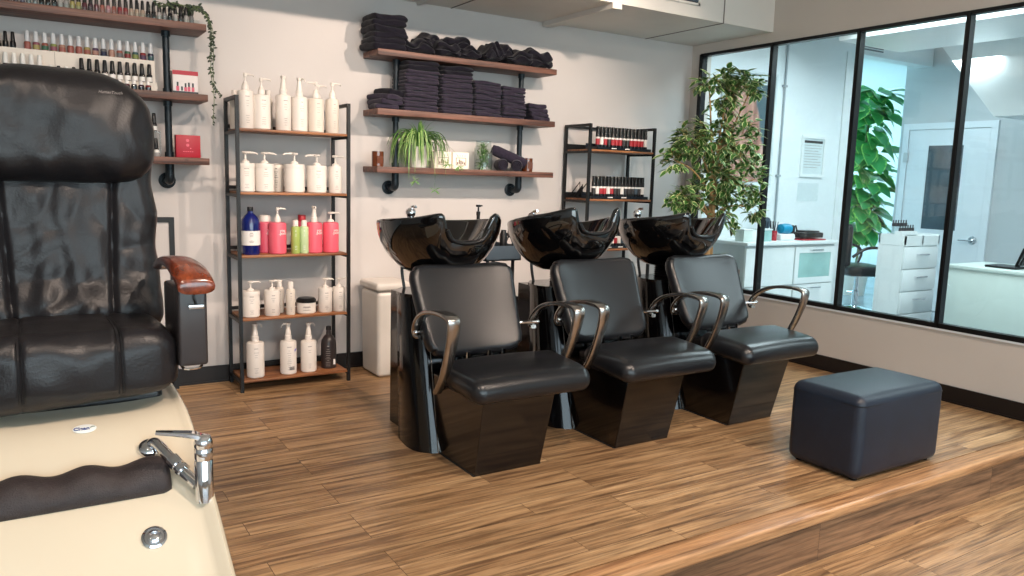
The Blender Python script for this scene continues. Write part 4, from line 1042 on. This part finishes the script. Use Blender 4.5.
# white tiered riser on the middle board
zs=1.779
ri=thing('display_riser','white stepped display riser holding rows of nail polish','riser',(.14,5.02,zs))
g=G(); g.bx(-.8,.55,.012,.085,0,.183); g.obj('upper_step','plastic_offwhite',ri,smooth=False)
g=G(); g.bx(-.8,.55,-.055,.012,0,.052); g.obj('lower_step','plastic_offwhite',ri,smooth=False)
g=G()
for x in (-.30,.05): g.bx(x-.001,x+.001,.0115,.013,.055,.18)
g.obj('seam','seam_grey',ri,smooth=False)
XA_=[.067+.0405*k for k in range(16)]
XL=[-.30+.0335*k for k in range(10)]
for k,x in enumerate(XL): pol('blk',('plastic_black','plastic_black',.085,.0135,None,.55),(x,5.065,zs+.183),f'dark nail polish, {nth(k,10)} of the black-capped ones on the upper step','dark polish on the upper riser step')
cc=['coral','rose','coral','lime','peach','coral','coral','yellow','violet','grey','peach','coral','green','teal','red','navy']
for k,x in enumerate(XA_):
    c1=cc[k]; c2=cc[(k*5+2)%16]
    pol('A'+c1+c2,('polish_'+c1,'cap_grey',.098,.0165,'polish_'+c2,.55),(x,5.065,zs+.183),f'{c1} nail polish with grey cap, {nth(k,16)} on the upper step','grey-capped polish on the upper riser step')
for k in range(9):
    c1=['clear','teal','peach','sand','plum','violet','clear','sand','peach'][k]
    pol('B'+c1,('polish_'+c1,'cap_white',.10 if k<9 else .05,.0165,None,.55),(-.19+.0385*k,5.0,zs+.052),f'{c1} nail polish with white cap, {nth(k,9)} on the lower step','white-capped polish on the lower riser step')
for k in range(4): pol('Bs'+str(k%2),('polish_dark' if k%2 else 'polish_clear','cap_white' if k%2==0 else 'plastic_black',.052,.014,None,.4),(.168+.036*k,4.992,zs+.052),f'short nail polish, {nth(k,4)} of four short ones on the lower step','short polish on the lower riser step')
for k in range(10): pol('C',('polish_dark','plastic_black',.105,.0160,'label_white',.52),(.315+.0378*k,5.0,zs+.052),f'black nail polish with long cap, {nth(k,10)} on the lower step','black polish on the lower riser step')
for k in range(12):
    c1=['wine','dark','plum','red'][k%4]
    pol('D'+c1,('polish_'+c1,'cap_white',.05,.0155,'polish_dark',.35),(.24+.036*k,4.915,zs),f'small {c1} polish with white top, {nth(k,12)} in the row before the riser','small polish on the middle polish shelf')
# top board: long row of tall bottles
ct=['wine','wine','wine','plum','violet','grey','grey','dark','dark','dark','clear','clear','yellow','yellow','wine','plum','wine','coral','pink','coral','red','red','sand','sand','sand','dark','dark','clear','grey','dark','clear','dark','clear','grey','dark','clear']
for k in range(34):
    c1=ct[k]; x=-.06+.0283*k
    pol('T'+c1,('polish_'+c1,'plastic_black',.092,.0125,None,.52),(x,4.905,2.172),f'{c1} nail polish, {nth(k,34)} in the front row on the top shelf','front row of polish on the top polish shelf')
for k in range(24):
    c1=ct[(k*7)%34]; x=.20+.0283*k
    pol('T'+c1,('polish_'+c1,'plastic_black',.092,.0125,None,.52),(x,4.955,2.172),f'{c1} nail polish, {nth(k,24)} in the back row on the top shelf','second row of polish on the top polish shelf')
ac=thing('acrylic_rack','clear upright acrylic rack around the polish on the top shelf','rack',(.42,4.93,2.172))
for k in range(16): g=G(); g.bx(-.50+.0566*k-.001,-.50+.0566*k+.001,-.050,.045,0,.075); g.obj('divider','clear_glass',ac,smooth=False)
g=G(); g.bx(-.5,.49,-.052,-.050,0,.02); g.obj('front_strip','clear_glass',ac,smooth=False)
# lower board and boxes
for k,(x,h,lb) in enumerate(((.672,.10,'black-capped nail polish left of the pipe on the lowest polish shelf'),(.632,.10,'black-capped nail polish half hidden by the headrest on the lowest polish shelf'))):
    pol('C',('polish_dark','plastic_black',.105,.016,'label_white',.52),(x,4.96,1.415),lb,None)
pol('W',('polish_clear','cap_white',.04,.02,None,.4),(.668,4.905,1.415),'small white pot in front of the polish on the lowest polish shelf',None)
bx_=thing('polish_tower','slim clear stand raising black polish bottles behind the headrest edge','stand',(.655,5.03,1.415))
g=G(); g.bx(-.05,.05,-.03,.03,0,.006); g.bx(-.05,.05,-.03,.03,.14,.146); g.bx(-.05,-.047,-.03,.03,0,.146); g.bx(.047,.05,-.03,.03,0,.146); g.obj('stand_body','clear_glass',bx_,smooth=False)
pol('C',('polish_dark','plastic_black',.105,.016,'label_white',.52),(.675,5.03,1.561),'black-capped nail polish raised on the slim clear stand',None)
t=thing('red_box','red gift box with pale motif on the lowest polish shelf','box',(.845,4.975,1.415))
g=G(); g.rbox((0,0,.066),(.135,.06,.13),.003,1); g.obj('carton','red_box',t)
g=G(); 
for (x,z,r_) in ((-.004,.100,.009),(-.004,.073,.009)): g.lathe([(r_,0),(r_,.001)],14,T=TR((x,-.030,z),(R(90),0,0)))
g.lathe([(.004,0),(.004,.001)],10,T=TR((.012,-.030,.055),(R(90),0,0)))
for k in range(5): g.bx(-.03+.012*k,-.022+.012*k,-.0312,-.030,.034,.038)
g.obj('motif','plastic_pink',t,smooth=False)
t=thing('polish_kit_box','white box with red top band picturing polish bottles on the middle polish shelf','box',(.838,4.975,1.779))
g=G(); g.rbox((0,0,.066),(.138,.07,.132),.003,1); g.obj('carton','white_card',t)
g=G(); g.bx(-.0695,.0695,-.0356,-.034,.108,.1325); g.obj('red_band','red_box',t,smooth=False)
g=G(); g.bx(-.0695,.0695,-.0356,-.034,.0,.016); g.obj('base_band','plastic_black',t,smooth=False)
g=G(); 
for k,(x,h) in enumerate(((-.043,.026),(.0,.022),(.018,.026),(.04,.024))): g.bx(x-.008,x+.008,-.0356,-.034,.017,.017+h)
g.obj('picture_bottles','plastic_pinkdeep',t,smooth=False)
g=G()
for k,(x,h) in enumerate(((-.043,.026),(-.02,.002),(.0,.022),(.018,.026),(.04,.024))): g.bx(x-.005,x+.005,-.0357,-.034,.017+h,.017+h+.024)
g.obj('picture_caps','plastic_black',t,smooth=False)
# trailing vine
vi=thing('trailing_vine','grey-green trailing vine hanging off the right end of the polish shelf','plant',(.78,4.93,2.172))
g=G(); g.lathe([(.03,0),(.036,.05),(.03,.05),(.001,.045)],16,c=(.06,.08,0),cap1=False); g.obj('pot','plastic_black',vi)
rs=random.Random(5)
gl=G(); gl.keep=True; gs=G()
def vine(pts,n,sz):
    P=catmull(pts,10); gs.tube(P,.0018,5)
    for k in range(n):
        i=rs.randrange(len(P)-1); p=P[i].lerp(P[i+1],rs.random())
        leaf(gl,p,(rs.uniform(-1,1),rs.uniform(-1,.6),rs.uniform(-.9,.5)),(rs.uniform(-.4,.4),-1,.6),sz*rs.uniform(.7,1.2),sz*.62,seg=3)
for k in range(8):
    x0=rs.uniform(-.03,.12); vine([(.06,.08,.05),(x0,.02,.09+rs.uniform(0,.02)),(x0+rs.uniform(-.12,.08),-.02,.10),(x0+rs.uniform(-.14,.08),-.04,.07)],16,.024)
vine([(.06,.05,.06),(.13,-.02,.10),(.185,-.05,.03),(.195,-.06,-.10),(.185,-.06,-.25),(.20,-.06,-.40),(.19,-.06,-.56)],95,.021)
vine([(.08,.05,.06),(.15,-.01,.09),(.20,-.04,.0),(.205,-.05,-.12),(.20,-.05,-.28),(.215,-.05,-.36),(.24,-.05,-.40)],70,.021)
vine([(.08,.05,.06),(.12,-.01,.10),(.17,-.05,.05),(.19,-.055,-.05),(.18,-.055,-.2)],60,.022)
gs.obj('stem','stem_green',vi); gl.obj('leaves','leaf_vine',vi)
# ------------------------------------------------------------------ bin, trolley, white board
bi=thing('waste_bin','white rectangular bin with a lid between bottle rack and first shampoo chair','bin',(2.075,4.905,0))
def bf2(p,u): x,y,z=p; k=1+.03*u[2]; return (x*k,y*k,z)
g=G(); g.rbox((0,0,.29),(.235,.30,.58),.03,4,(1,1,1),bf2); g.obj('body','bin_white',bi)
g=G(); g.rbox((0,0,.612),(.26,.325,.055),.022,3); g.obj('lid','bin_white',bi)
tr=thing('black_trolley','black trolley with trays standing behind the first and second bowls','trolley',(2.72,4.60,0))
for sx in(-1,1):
    for sy in(-1,1):
        g=G(); g.tube([(sx*.10,sy*.13,.06),(sx*.10,sy*.13,.94)],.012,8); g.obj('pole','rack_black',tr); g=G(); g.sphere((sx*.10,sy*.13,.03),.03,10); g.obj('castor','plastic_black',tr)
for z in (.12,.45,.80):
    g=G(); g.bx(-.14,.14,-.17,.17,z,z+.01)
    for b in ((-.14,.14,-.17,-.16),(-.14,.14,.16,.17),(-.14,-.13,-.17,.17),(.13,.14,-.17,.17)): g.bx(b[0],b[1],b[2],b[3],z,z+.10)
    g.obj('tray','plastic_greyblue' if z>.7 else 'plastic_black',tr,smooth=False)
t=thing('black_pump_bottle','small black pump bottle rising behind the first black bowl','bottle',(2.615,4.60,.811))
g=G(); g.lathe([(.03,0),(.032,.22),(.02,.25),(.012,.26),(.012,.285)],20); g.obj('body','plastic_black',t); g=G(); g.lathe([(.014,.285),(.014,.31),(.006,.312),(.006,.34),(.018,.342),(.018,.356)],16); g.tube([(0,0,.35),(.03,0,.35)],.005,6); g.obj('pump','plastic_black',t)
for i,(x,y,h,ry,lb) in enumerate(((2.77,4.52,.19,0,'black can upright on the trolley between the bowls'),(2.80,4.60,.14,25,'dark brush leaning in the trolley top tray'),(2.74,4.66,.16,-15,'dark comb leaning in the trolley top tray'))):
    if i==0: g=G(); g.lathe([(.026,0),(.026,h-.03),(.018,h-.012),(.018,h)],18); g.lathe([(.0265,.04),(.0265,.1)],18); tag(g.obj('black_can','plastic_black',loc=(x,y,.811)),lb,'can')
    elif i==1:
        t=thing('tint_brush',lb,'brush',(x,y,.82)); t.rotation_euler=(0,R(ry),0); g=G(); g.tube([(0,0,0),(0,0,h)],.006,8); g.obj('handle','plastic_black',t); g=G(); g.rbox((0,0,h+.02),(.04,.012,.04),.004,1); g.obj('bristles','plastic_char',t)
    else:
        g=G(); g.rbox((0,0,h/2),(.028,.004,h),.0015,1); 
        tag(g.obj('comb','plastic_black',loc=(x,y,.82)),lb,'comb').rotation_euler=(0,R(ry),0)
wb=thing('framed_board','black-framed white board standing behind the pedicure armrest','board',(.58,5.06,.0))
w=.19
g=G()
for b in ((-w,-w+.03,0,1.06),(w-.03,w,0,1.06),(-w+.03,w-.03,1.03,1.06),(-w+.03,w-.03,.20,.22)): g.bx(b[0],b[1],-.012,.012,b[2],b[3])
g.obj('frame','rack_black',wb,smooth=False); g=G(); g.bx(-w+.02,w-.02,-.004,.004,.22,1.04); g.obj('board','wall_paint',wb,smooth=False)
# ------------------------------------------------------------------ ficus
fi=thing('variegated_ficus','tall variegated ficus tree in a brown planter in the window corner','plant',(4.42,4.22,0))
g=G(); g.lathe([(.15,0),(.16,.01),(.205,.66),(.215,.665),(.215,.70),(.195,.70),(.19,.62),(.001,.62)],32,c=(.10,.05,0),cap1=False); g.obj('planter','pot_brown',fi)
g=G(); g.lathe([(.001,.655),(.19,.65),(.19,.6)],24,c=(.10,.05,0)); g.obj('soil','soil',fi)
rs=random.Random(21)
gb=G(); gl=G(); gl.keep=True
tk=catmull([(.02,.02,.62),(-.01,.0,.82),(.02,-.01,1.05),(.0,.0,1.3)],6); gb.tube(tk,[.026-.010*i/18 for i in range(len(tk))],10)
gb2=catmull([(.05,.04,.62),(.05,.02,.85),(.0,.01,1.08),(.04,.0,1.35)],6); gb.tube(gb2,.018,8)
# crown lobes: centre, radii, leaves
lobes=[((.10,.0,2.02),(.17,.16,.16),130),((.20,.0,2.14),(.13,.14,.10),70),((-.10,.0,2.09),(.12,.1,.07),45),((.33,-.03,2.09),(.08,.1,.09),45),
 ((-.25,.0,1.66),(.15,.16,.16),120),((-.39,.02,1.52),(.08,.12,.10),60),((.0,.0,1.66),(.24,.2,.22),210),((.24,-.02,1.68),(.20,.18,.22),170),((.05,.0,1.40),(.22,.2,.16),170),
 ((-.20,.02,1.26),(.20,.15,.10),110),((.18,.0,1.30),(.18,.18,.12),120),((.40,-.06,1.40),(.07,.10,.22),70),((.40,-.06,1.18),(.07,.09,.10),35),((-.33,.02,1.22),(.10,.1,.09),40),((.05,.0,1.16),(.16,.14,.10),60),((.20,-.02,1.06),(.07,.08,.08),14)]
for (cx_,cy_,cz_),(rx_,ry_,rz_),n in lobes:
    c=Vector((cx_,cy_,cz_)); root_=Vector((.0,.0,max(1.1,min(1.35,cz_-.25))))
    br_=catmull([root_,root_.lerp(c,.5)+Vector((0,0,.05)),c],5); gb.tube(br_,[.010-.006*i/(len(br_)-1) for i in range(len(br_))],6)
    k=0
    n=int(n*1.55)
    while k<n:
        d=Vector((rs.gauss(0,1),rs.gauss(0,1),rs.gauss(0,1))).normalized(); rr_=rs.uniform(.25,1.0)**.6
        tip=c+Vector((d.x*rx_,d.y*ry_,d.z*rz_))*rr_*1.08
        st=c.lerp(tip,.45); gb.tube([st,st.lerp(tip,.5)+Vector((0,0,.01)),tip],.0016,4)
        for q in range(4):
            p=st.lerp(tip,.35+.65*q/3); a_=rs.uniform(0,2*PI)
            dd=(tip-st).normalized()*.5+Vector((cos(a_)*.8,sin(a_)*.8,rs.uniform(-.55,.45)))
            leaf(gl,p,dd,(rs.uniform(-.3,.3),rs.uniform(-.5,0),1),rs.uniform(.062,.092),rs.uniform(.034,.046),bend=.18)
            k+=1
gb.obj('trunk','bark',fi); gl.obj('leaves','leaf_ficus',fi)
# hanging fiddle-leaf plant in the alcove
fg=thing('fiddle_leaf_plant','large-leaved green plant hanging in the bright opening behind the glass','plant',(9.0,6.05,0))
g=G(); g.lathe([(.13,0),(.17,.32),(.155,.32),(.001,.28)],24,cap1=False); g.obj('pot','pot_white',fg)
gl=G(); gl.keep=True; gb=G(); gb.tube(catmull([(0,0,.3),(.05,0,.9),(-.03,0,1.5),(.02,0,2.3)],8),.016,8)
for k in range(230):
    z=rs.uniform(.75,2.60); a_=rs.uniform(0,2*PI); r_=rs.uniform(.05,.46)*(1 if z>1.3 else .6)
    leaf(gl,(r_*cos(a_)*.6,r_*sin(a_)*.5,z),(cos(a_),sin(a_),rs.uniform(-.7,.3)),(rs.uniform(-.3,.3),rs.uniform(-1,0),1),rs.uniform(.24,.36),rs.uniform(.18,.26),bend=.3,seg=5)
gb.obj('stem','stem_green',fg); gl.obj('leaves','leaf_fig',fg)
# ------------------------------------------------------------------ pedicure chair
pc=thing('pedicure_chair','black leather pedicure spa chair on a cream foot tub, left foreground','pedicure chair',(.10,2.5,0))
# local: x centred, y=0 at the seat front (world 2.5), z world
hw=.29
def zc(y):      # height of the tub deck
    K=[(-1.75,.03),(-1.1,.035),(-.92,.07),(-.7,.165),(-.5,.300),(-.40,.383),(-.35,.425),(-.30,.462),(-.24,.492),(-.14,.555),(-.06,.600),(0,.622),(.12,.635),(.9,.635)]
    for (a,za),(b,zb) in zip(K,K[1:]):
        if a<=y<=b: t=(y-a)/(b-a); return za+(zb-za)*t
    return K[0][1] if y<-1.75 else .635
def hwf(y): return (.300+.012*max(0,min(1,-y/.26))) +.020*max(0,min(1,(-y-.26)/.35))
rings=[]; N_=44
for i in range(N_+1):
    y=-1.05+1.68*i/N_; w=hwf(y); e=1
    
    zt_=zc(y); inner=min(1,max(0,(-y-.05)/.25)); lip=.030*inner
    sec=[(w+.016,.0),(w+.020,.25*zt_),(w+.018,.5*zt_),(w+.012,.78*zt_),(w+.006,.93*zt_-.01),(w,zt_-.004+lip*.4),(w-.006,zt_+.004+lip*.8),(w-.015,zt_+.006+lip*1.05),(w-.026,zt_+lip*.95),(w-.038,zt_+lip*.45),(w-.052,zt_+.002),(w-.14,zt_-.004),(w*.3,zt_-.006)]
    full=sec+[(-x,z) for x,z in sec[::-1]]
    rings.append([(x,y,z) for x,z in full])
g=G(); g.loft(rings); tub=g.obj('foot_tub','cream_shell',pc,ang=70)
# seat face band with the oval sticker
g=G(); g.lathe([(.030,0),(.0305,.0012),(.029,.0018)],32,T=TR((.020,-.040,zc(-.040)-.0030),(R(24),0,0)),sx=1.0,sy=.62); st=g.obj('oval_sticker','print_white',tub)
T=TR((.012,-.0415,zc(-.0415)-.0005),(R(24),0,0)); textmesh('lettering','Clean',.0175,'print_blue',st,T,.0005,bold=.0005)
g=G(); g.tube([(.034,-.041,zc(-.041)+.0005),(.039,-.038,zc(-.038)+.001),(.046,-.039,zc(-.039)+.001)],.0010,6); g.obj('sticker_swoosh','polish_green',st)
# drain knob
g=G(); T=TR((.150,-.385,zc(-.385)-.004),(R(39),0,0)); g.lathe([(.030,0),(.031,.004),(.026,.007),(.024,.004),(.018,.004),(.018,.010),(.013,.013),(.012,.009),(.006,.010),(.001,.013)],28,T=T); g.obj('drain_knob','chrome',tub,ang=50)
# spray holder and hose
def onto(y,dz=0): return zc(y)+dz
g=G(); T=TR((.176,-.140,onto(-.140,-.004)),(R(32),0,0)); g.lathe([(.033,0),(.033,.006),(.028,.014),(.018,.020),(.001,.022)],26,T=T); g.obj('spray_holder','chrome',tub)
g=G(); p0=Vector((.176,-.150,onto(-.140,.010))); P=[p0+Vector((.0,-.0,0)),p0+Vector((.014,-.012,.008)),p0+Vector((.04,-.07,-.018)),p0+Vector((.062,-.115,-.042)),p0+Vector((.095,-.17,-.075))]
pp=catmull(P,5); g.tube(pp,[.012,.015]+[.0155]*(len(pp)-2),14); 
g.obj('spray_hose','chrome',tub)
g=G(); q=p0+Vector((.045,-.08,-.022)); g.tube([q,q+Vector((.012,-.025,-.014))],.0195,16); q=p0+Vector((.062,-.115,-.04)); g.tube([q,q+Vector((.006,-.010,-.006))],.020,16); g.obj('hose_collar','chrome',tub)
# mixer tap
mt=(.286,-.335); z0=.478
g=G(); g.lathe([(.024,-.03),(.024,.085),(.0225,.087),(.0225,.090),(.024,.092),(.024,.118),(.0225,.120),(.0225,.123),(.0245,.125),(.024,.14),(.018,.155),(.004,.160)],26,c=(mt[0],mt[1],z0)); g.obj('mixer_tap','chrome',tub,ang=50)
g=G(); b0=Vector((mt[0],mt[1],z0+.14)); g.tube(catmull([b0+Vector((.005,0,.0)),b0+Vector((-.02,.004,.018)),b0+Vector((-.06,.012,.026)),b0+Vector((-.115,.022,.034))],5),.0,8,flat=[(.020-.012*i/15,.010-.006*i/15) for i in range(16)],up=(0,1,.1)); g.obj('tap_lever','chrome',tub)
g=G(); g.lathe([(.035,0),(.035,.007),(.03,.01)],24,T=TR((hwf(-.02)+.012,-.06,.50),(0,R(90),0)),sx=1,sy=.75); g.obj('side_light','chrome',tub)
# foot bar : wavy, foam
def wave(x): return .008*cos((x-.011)*2*PI/.155)
L0,L1=-.36,.212
rings=[]
n_=56
for i in range(n_+1):
    x=L0+(L1-L0)*i/n_; w=wave(x); yb=-.225; sc_=1 if 1<i<n_-1 else (.93 if i in(1,n_-1) else .80)
    base=zc(-.245)-.022
    prof=[(-.058,.0),(-.064,.015),(-.060,.040+w*.5),(-.036,.066+w),(.0,.078+w),(.030,.074+w),(.052,.052+w*.6),(.058,.02),(.055,0)]
    rings.append([(x,yb+py*sc_,base+pz*(sc_ if pz else 1)) for py,pz in prof])
# smooth each ring by catmull
R2=[]
for r in rings:
    c=catmull(r,3); R2.append([tuple(p) for p in c])
mat('foam_bar',(52,44,44),.45,var=.25,vscale=40,bump=.7,bscale=260)
g=G(); g.loft(R2,closed=True); fb_=g.obj('foot_bar','foam_bar',pc,ang=55)
g=G(); g.rbox(((L0+L1)/2,-.225,zc(-.26)-.035),(L1-L0-.01,.11,.04),.01,2); g.obj('bar_mount','cream_dark',tub)
# dark gap under the seat, base block
g=G(); g.rbox((0,.42,.640),(.50,.62,.05),.02,2); g.obj('seat_base','plastic_black',pc)
# seat cushion
def wr(p,a,f1=6,f2=15):
    return a*noise.noise(Vector(p)*f1)+a*.5*noise.noise(Vector(p)*f2+Vector((3,7,1)))
def seatf(p,u):
    x,y,z=p
    if u[1]<0: y+=.055*max(0,abs(u[0])-.55)**1.5*2; y-=.018*(1-u[2]**2)*(1-u[0]**2*.5)
    if u[2]>0: z+=.016*(1-u[0]**2)-.02*max(0,u[1]+.2)
    for sx in (-.128,.118):     # stitched channels
        gq=math.exp(-((x-sx)/.007)**2)
        if u[1]<-.5 or u[2]>.5:
            y+=.008*gq*(u[1]<-.5); z-=.007*gq*(u[2]>.5)
    k=wr((x,y*1.3,z),.010); y-=k*(u[1]<-.4); z+=k*.7*(u[2]>.3)
    if u[2]<-.6: z+=.016*u[0]*1.0
    return (x,y,z)
g=G(); g.rbox((0,.25,.762),(.575,.56,.205),.062,6,(60,12,6),seatf); se=g.obj('seat','leather_pedicure',pc)
for sx in (-.134,-.122,.112,.124):
    pts=[(sx,-.052,.70),(sx,-.054,.78),(sx,-.046,.82),(sx,-.025,.855),(sx,.03,.876),(sx,.15,.876),(sx,.3,.868)]
    g=G(); g.tube([Vector(p)+Vector((0,-.001,.0)) for p in catmull(pts,4)],.0013,5); g.obj('stitching','plastic_black',se)
# back cushion
A=TR((0,.50,.83),(R(-7),0,0))
def backf(p,u):
    x,y,z=p
    y-=.045*(1-u[0]**2)*0; 
    if u[1]<0:
        # centre gathers and side channels
        for sx in (-.155,.155):
            xs=sx*(1-.20*(-u[2])*0+.12*u[2]); gq=math.exp(-((x-xs)/.010)**2); y+=.020*gq
        cpart=math.exp(-(x/.11)**2); low=max(0,-u[2]+.1)
        y-=.016*cpart*(sin(x*62+3*u[2]+5*noise.noise(Vector((x*3,0,z*3.5))))*.40+.3)*(low+.35)
        f=noise.ridged_multi_fractal if hasattr(noise,'ridged_multi_fractal') else None
        y-=.020*noise.noise(Vector((x*4.5,1.3,z*4)))+.010*abs(noise.noise(Vector((x*8+z*3,4.,z*9-x*6))))*(1.2-.9*u[2])+.003*noise.noise(Vector((x*26,2,z*14)))
        # bulge above the seat
        y-=.045*math.exp(-((u[2]+.78)/.22)**2)*(1-u[0]**2*.6)
        y-=.03*max(0,abs(u[0])-.45)*(1-abs(u[0]))*4
    x+=math.copysign(.012,x)*noise.noise(Vector((1,z*9,2)))*(abs(u[0])>.8)
    x*=1-.03*u[2]
    return (x,y,z)
g=G(); g.rbox((0,0,.30),(.60,.16,.70),.06,6,(90,2,90),backf); g.v=[tuple(A@Vector(p)) for p in g.v]; bk=g.obj('backrest','leather_pedicure',pc,ang=60)
g=G(); g.rbox((0,.10,.36),(.50,.10,.80),.04,3); g.v=[tuple(A@Vector(p)) for p in g.v]; g.obj('back_shell','plastic_char',pc)
# head pillow
def pilf(p,u):
    x,y,z=p
    # superellipse outline: shoulders drop to the sides
    sh=max(0,abs(u[0])-.25)/.75
    if u[2]>0: z-=.080*sh**2.1*u[2]
    else: z+=.022*sh**3*(-u[2])
    x*=1-.06*max(0,u[2])-.03*max(0,-u[2])
    if u[1]<0:
        y-=.035*(1-u[0]**2)*(1-u[2]**2)*.8
        y-=.014*noise.noise(Vector((x*5,0,z*5)))+.004*noise.noise(Vector((x*22,3,z*14)))*(1+(abs(u[0])>.7))
        y+=.022*math.exp(-((x+.02)/.05)**2-((u[2]+.1)/.35)**2)*.5
        y+=.010*sin(x*60)*max(0,-u[2]-.45)*1.2
    return (x,y,z)
B=TR((-.002,.50,1.478),(R(-4),0,0))
g=G(); g.rbox((0,0,0),(.606,.20,.372),.085,7,(50,2,34),pilf); g.v=[tuple(B@Vector(p)) for p in g.v]; pl=g.obj('head_pillow','leather_pedicure',pc,ang=60)
T=TR((.160,.4005-.016,1.588),(R(90-20),0,R(8))); textmesh('lettering','HumanTouch',.0130,'print_grey',pl,T,.0006,shear=.35)
# armrests
for s in (-1,1):
    ar=G(); ar.rbox((s*.325,.03,.875),(.085,.075,.25),.010,2); ar.rbox((s*.305,.17,.86),(.035,.26,.24),.010,2); a_=ar.obj('arm_support','plastic_char',pc)
    rings=[]
    P=catmull([(s*.292,.36,1.020),(s*.300,.26,1.048),(s*.310,.16,1.056),(s*.320,.06,1.045),(s*.328,-.015,1.018),(s*.332,-.045,.998)],5)
    n=len(P)
    for i,p in enumerate(P):
        t=i/(n-1); w=.030+.024*min(1,t*1.5); h=.014+.010*t
        if i==n-1: w*=.82; h*=.6
        if i==0: w*=.7; h*=.6
        sec=[]
        for j in range(16):
            an=2*PI*j/16; cx2=math.copysign(abs(cos(an))**.65,cos(an)); sz2=math.copysign(abs(sin(an))**.75,sin(an))
            sec.append((p.x+w*cx2,p.y,p.z+h*sz2))
        rings.append(sec)
    g=G(); g.loft(rings); g.obj('arm_pad','arm_wood',pc,ang=60)
    g=G(); g.rbox((s*.335,-.012,.935),(.046,.006,.014),.0028,1); g.obj('arm_plug','chrome',a_)
    g=G(); g.tube(catmull([(s*.333,-.01,.985),(s*.328,-.016,.965),(s*.335,-.014,.942)],4),.003,6); g.obj('arm_cable','plastic_black',a_)
    g=G(); g.tube(catmull([(s*.29,.02,.752),(s*.30,.0,.742),(s*.34,.0,.742),(s*.355,.02,.752)],4),.004,6); g.obj('arm_catch','chrome',a_)
    g=G(); g.rbox((s*.368,.04,.80),(.006,.02,.02),.002,1); g.obj('side_bolt','plastic_black',a_)
# ------------------------------------------------------------------ light
def area(name,loc,rot,sx,sy,power,col):
    l=bpy.data.lights.new(name,'AREA'); l.shape='RECTANGLE'; l.size=sx; l.size_y=sy; l.energy=power; l.color=col
    o=bpy.data.objects.new(name,l); COL.objects.link(o); o.location=loc; o.rotation_euler=rot; return o
def spot(loc,target,power,col=(1,.80,.62),ang=75,blend=.6,size=.03):
    l=bpy.data.lights.new('track_and_fill_spot','SPOT'); l.energy=power; l.color=col; l.spot_size=R(ang); l.spot_blend=blend; l.shadow_soft_size=size
    o=bpy.data.objects.new('track_and_fill_spot_light',l); COL.objects.link(o); o.location=loc
    o.rotation_euler=(Vector(target)-Vector(loc)).to_track_quat('-Z','Y').to_euler()
W_=(1,.80,.66)
spot((1.55,2.55,2.93),(1.35,5.0,1.1),100,W_)
spot((2.9,2.5,2.93),(2.7,5.0,1.4),190,W_)
spot((3.9,2.6,2.93),(3.3,5.0,1.2),60,W_)
spot((3.3,.2,2.93),(4.2,2.4,0),130,W_,95)  # added fill spot, brightens the right side of the floor
spot((3.2,-.6,2.93),(4.9,2.6,.6),90,W_,80)  # added fill spot, brightens the wall below the side window
spot((.35,2.45,2.93),(.9,5.0,1.3),75,W_)
spot((-.3,1.0,2.93),(.2,2.4,.9),70,W_,80)
spot((1.3,.8,2.93),(1.6,2.6,0),170,W_,95)
spot((2.6,1.0,2.93),(2.4,2.7,0),95,W_,90)
# daylight through the front shop window
area('daylight_front',(.55,-3.95,1.55),(R(90),0,0),7.4,2.3,190,(.78,.90,1.0))
# added area lights that brighten the far room, no fixtures behind them
area('far_fill_light',(6.3,.9,2.62),(0,0,0),1.0,1.8,65,(.90,.97,1.0))
area('far_fill_light',(7.9,4.2,2.60),(0,0,0),.6,.6,32,(.90,.97,1.0))
area('far_fill_light',(5.75,3.4,2.90),(0,0,0),.8,1.6,65,(.90,.97,1.0))
area('daylight_alcove',(9.2,8.9,1.7),(R(-90),0,0),4,2.2,160,(.62,.90,1.0))
w=bpy.data.worlds.new('world'); sc.world=w; w.use_nodes=True; nt=w.node_tree; bg=nt.nodes['Background']
sky=nt.nodes.new('ShaderNodeTexSky'); sky.sky_type='NISHITA' if 'NISHITA' in [i.identifier for i in sky.bl_rna.properties['sky_type'].enum_items] else 'HOSEK_WILKIE'
try:
    sky.sun_disc=False; sky.sun_elevation=R(45); sky.sun_rotation=R(200)
except Exception: pass
mx=nt.nodes.new('ShaderNodeMix'); mx.data_type='RGBA'; mx.inputs[0].default_value=.85; nt.links.new(sky.outputs[0],mx.inputs[6]); mx.inputs[7].default_value=(.34,.80,.92,1)
nt.links.new(mx.outputs[2],bg.inputs[0]); bg.inputs[1].default_value=1.0
sc.view_settings.view_transform='Standard'; sc.view_settings.look='None'; sc.view_settings.gamma=1; sc.view_settings.use_curve_mapping=False
sc.view_settings.exposure=0.22
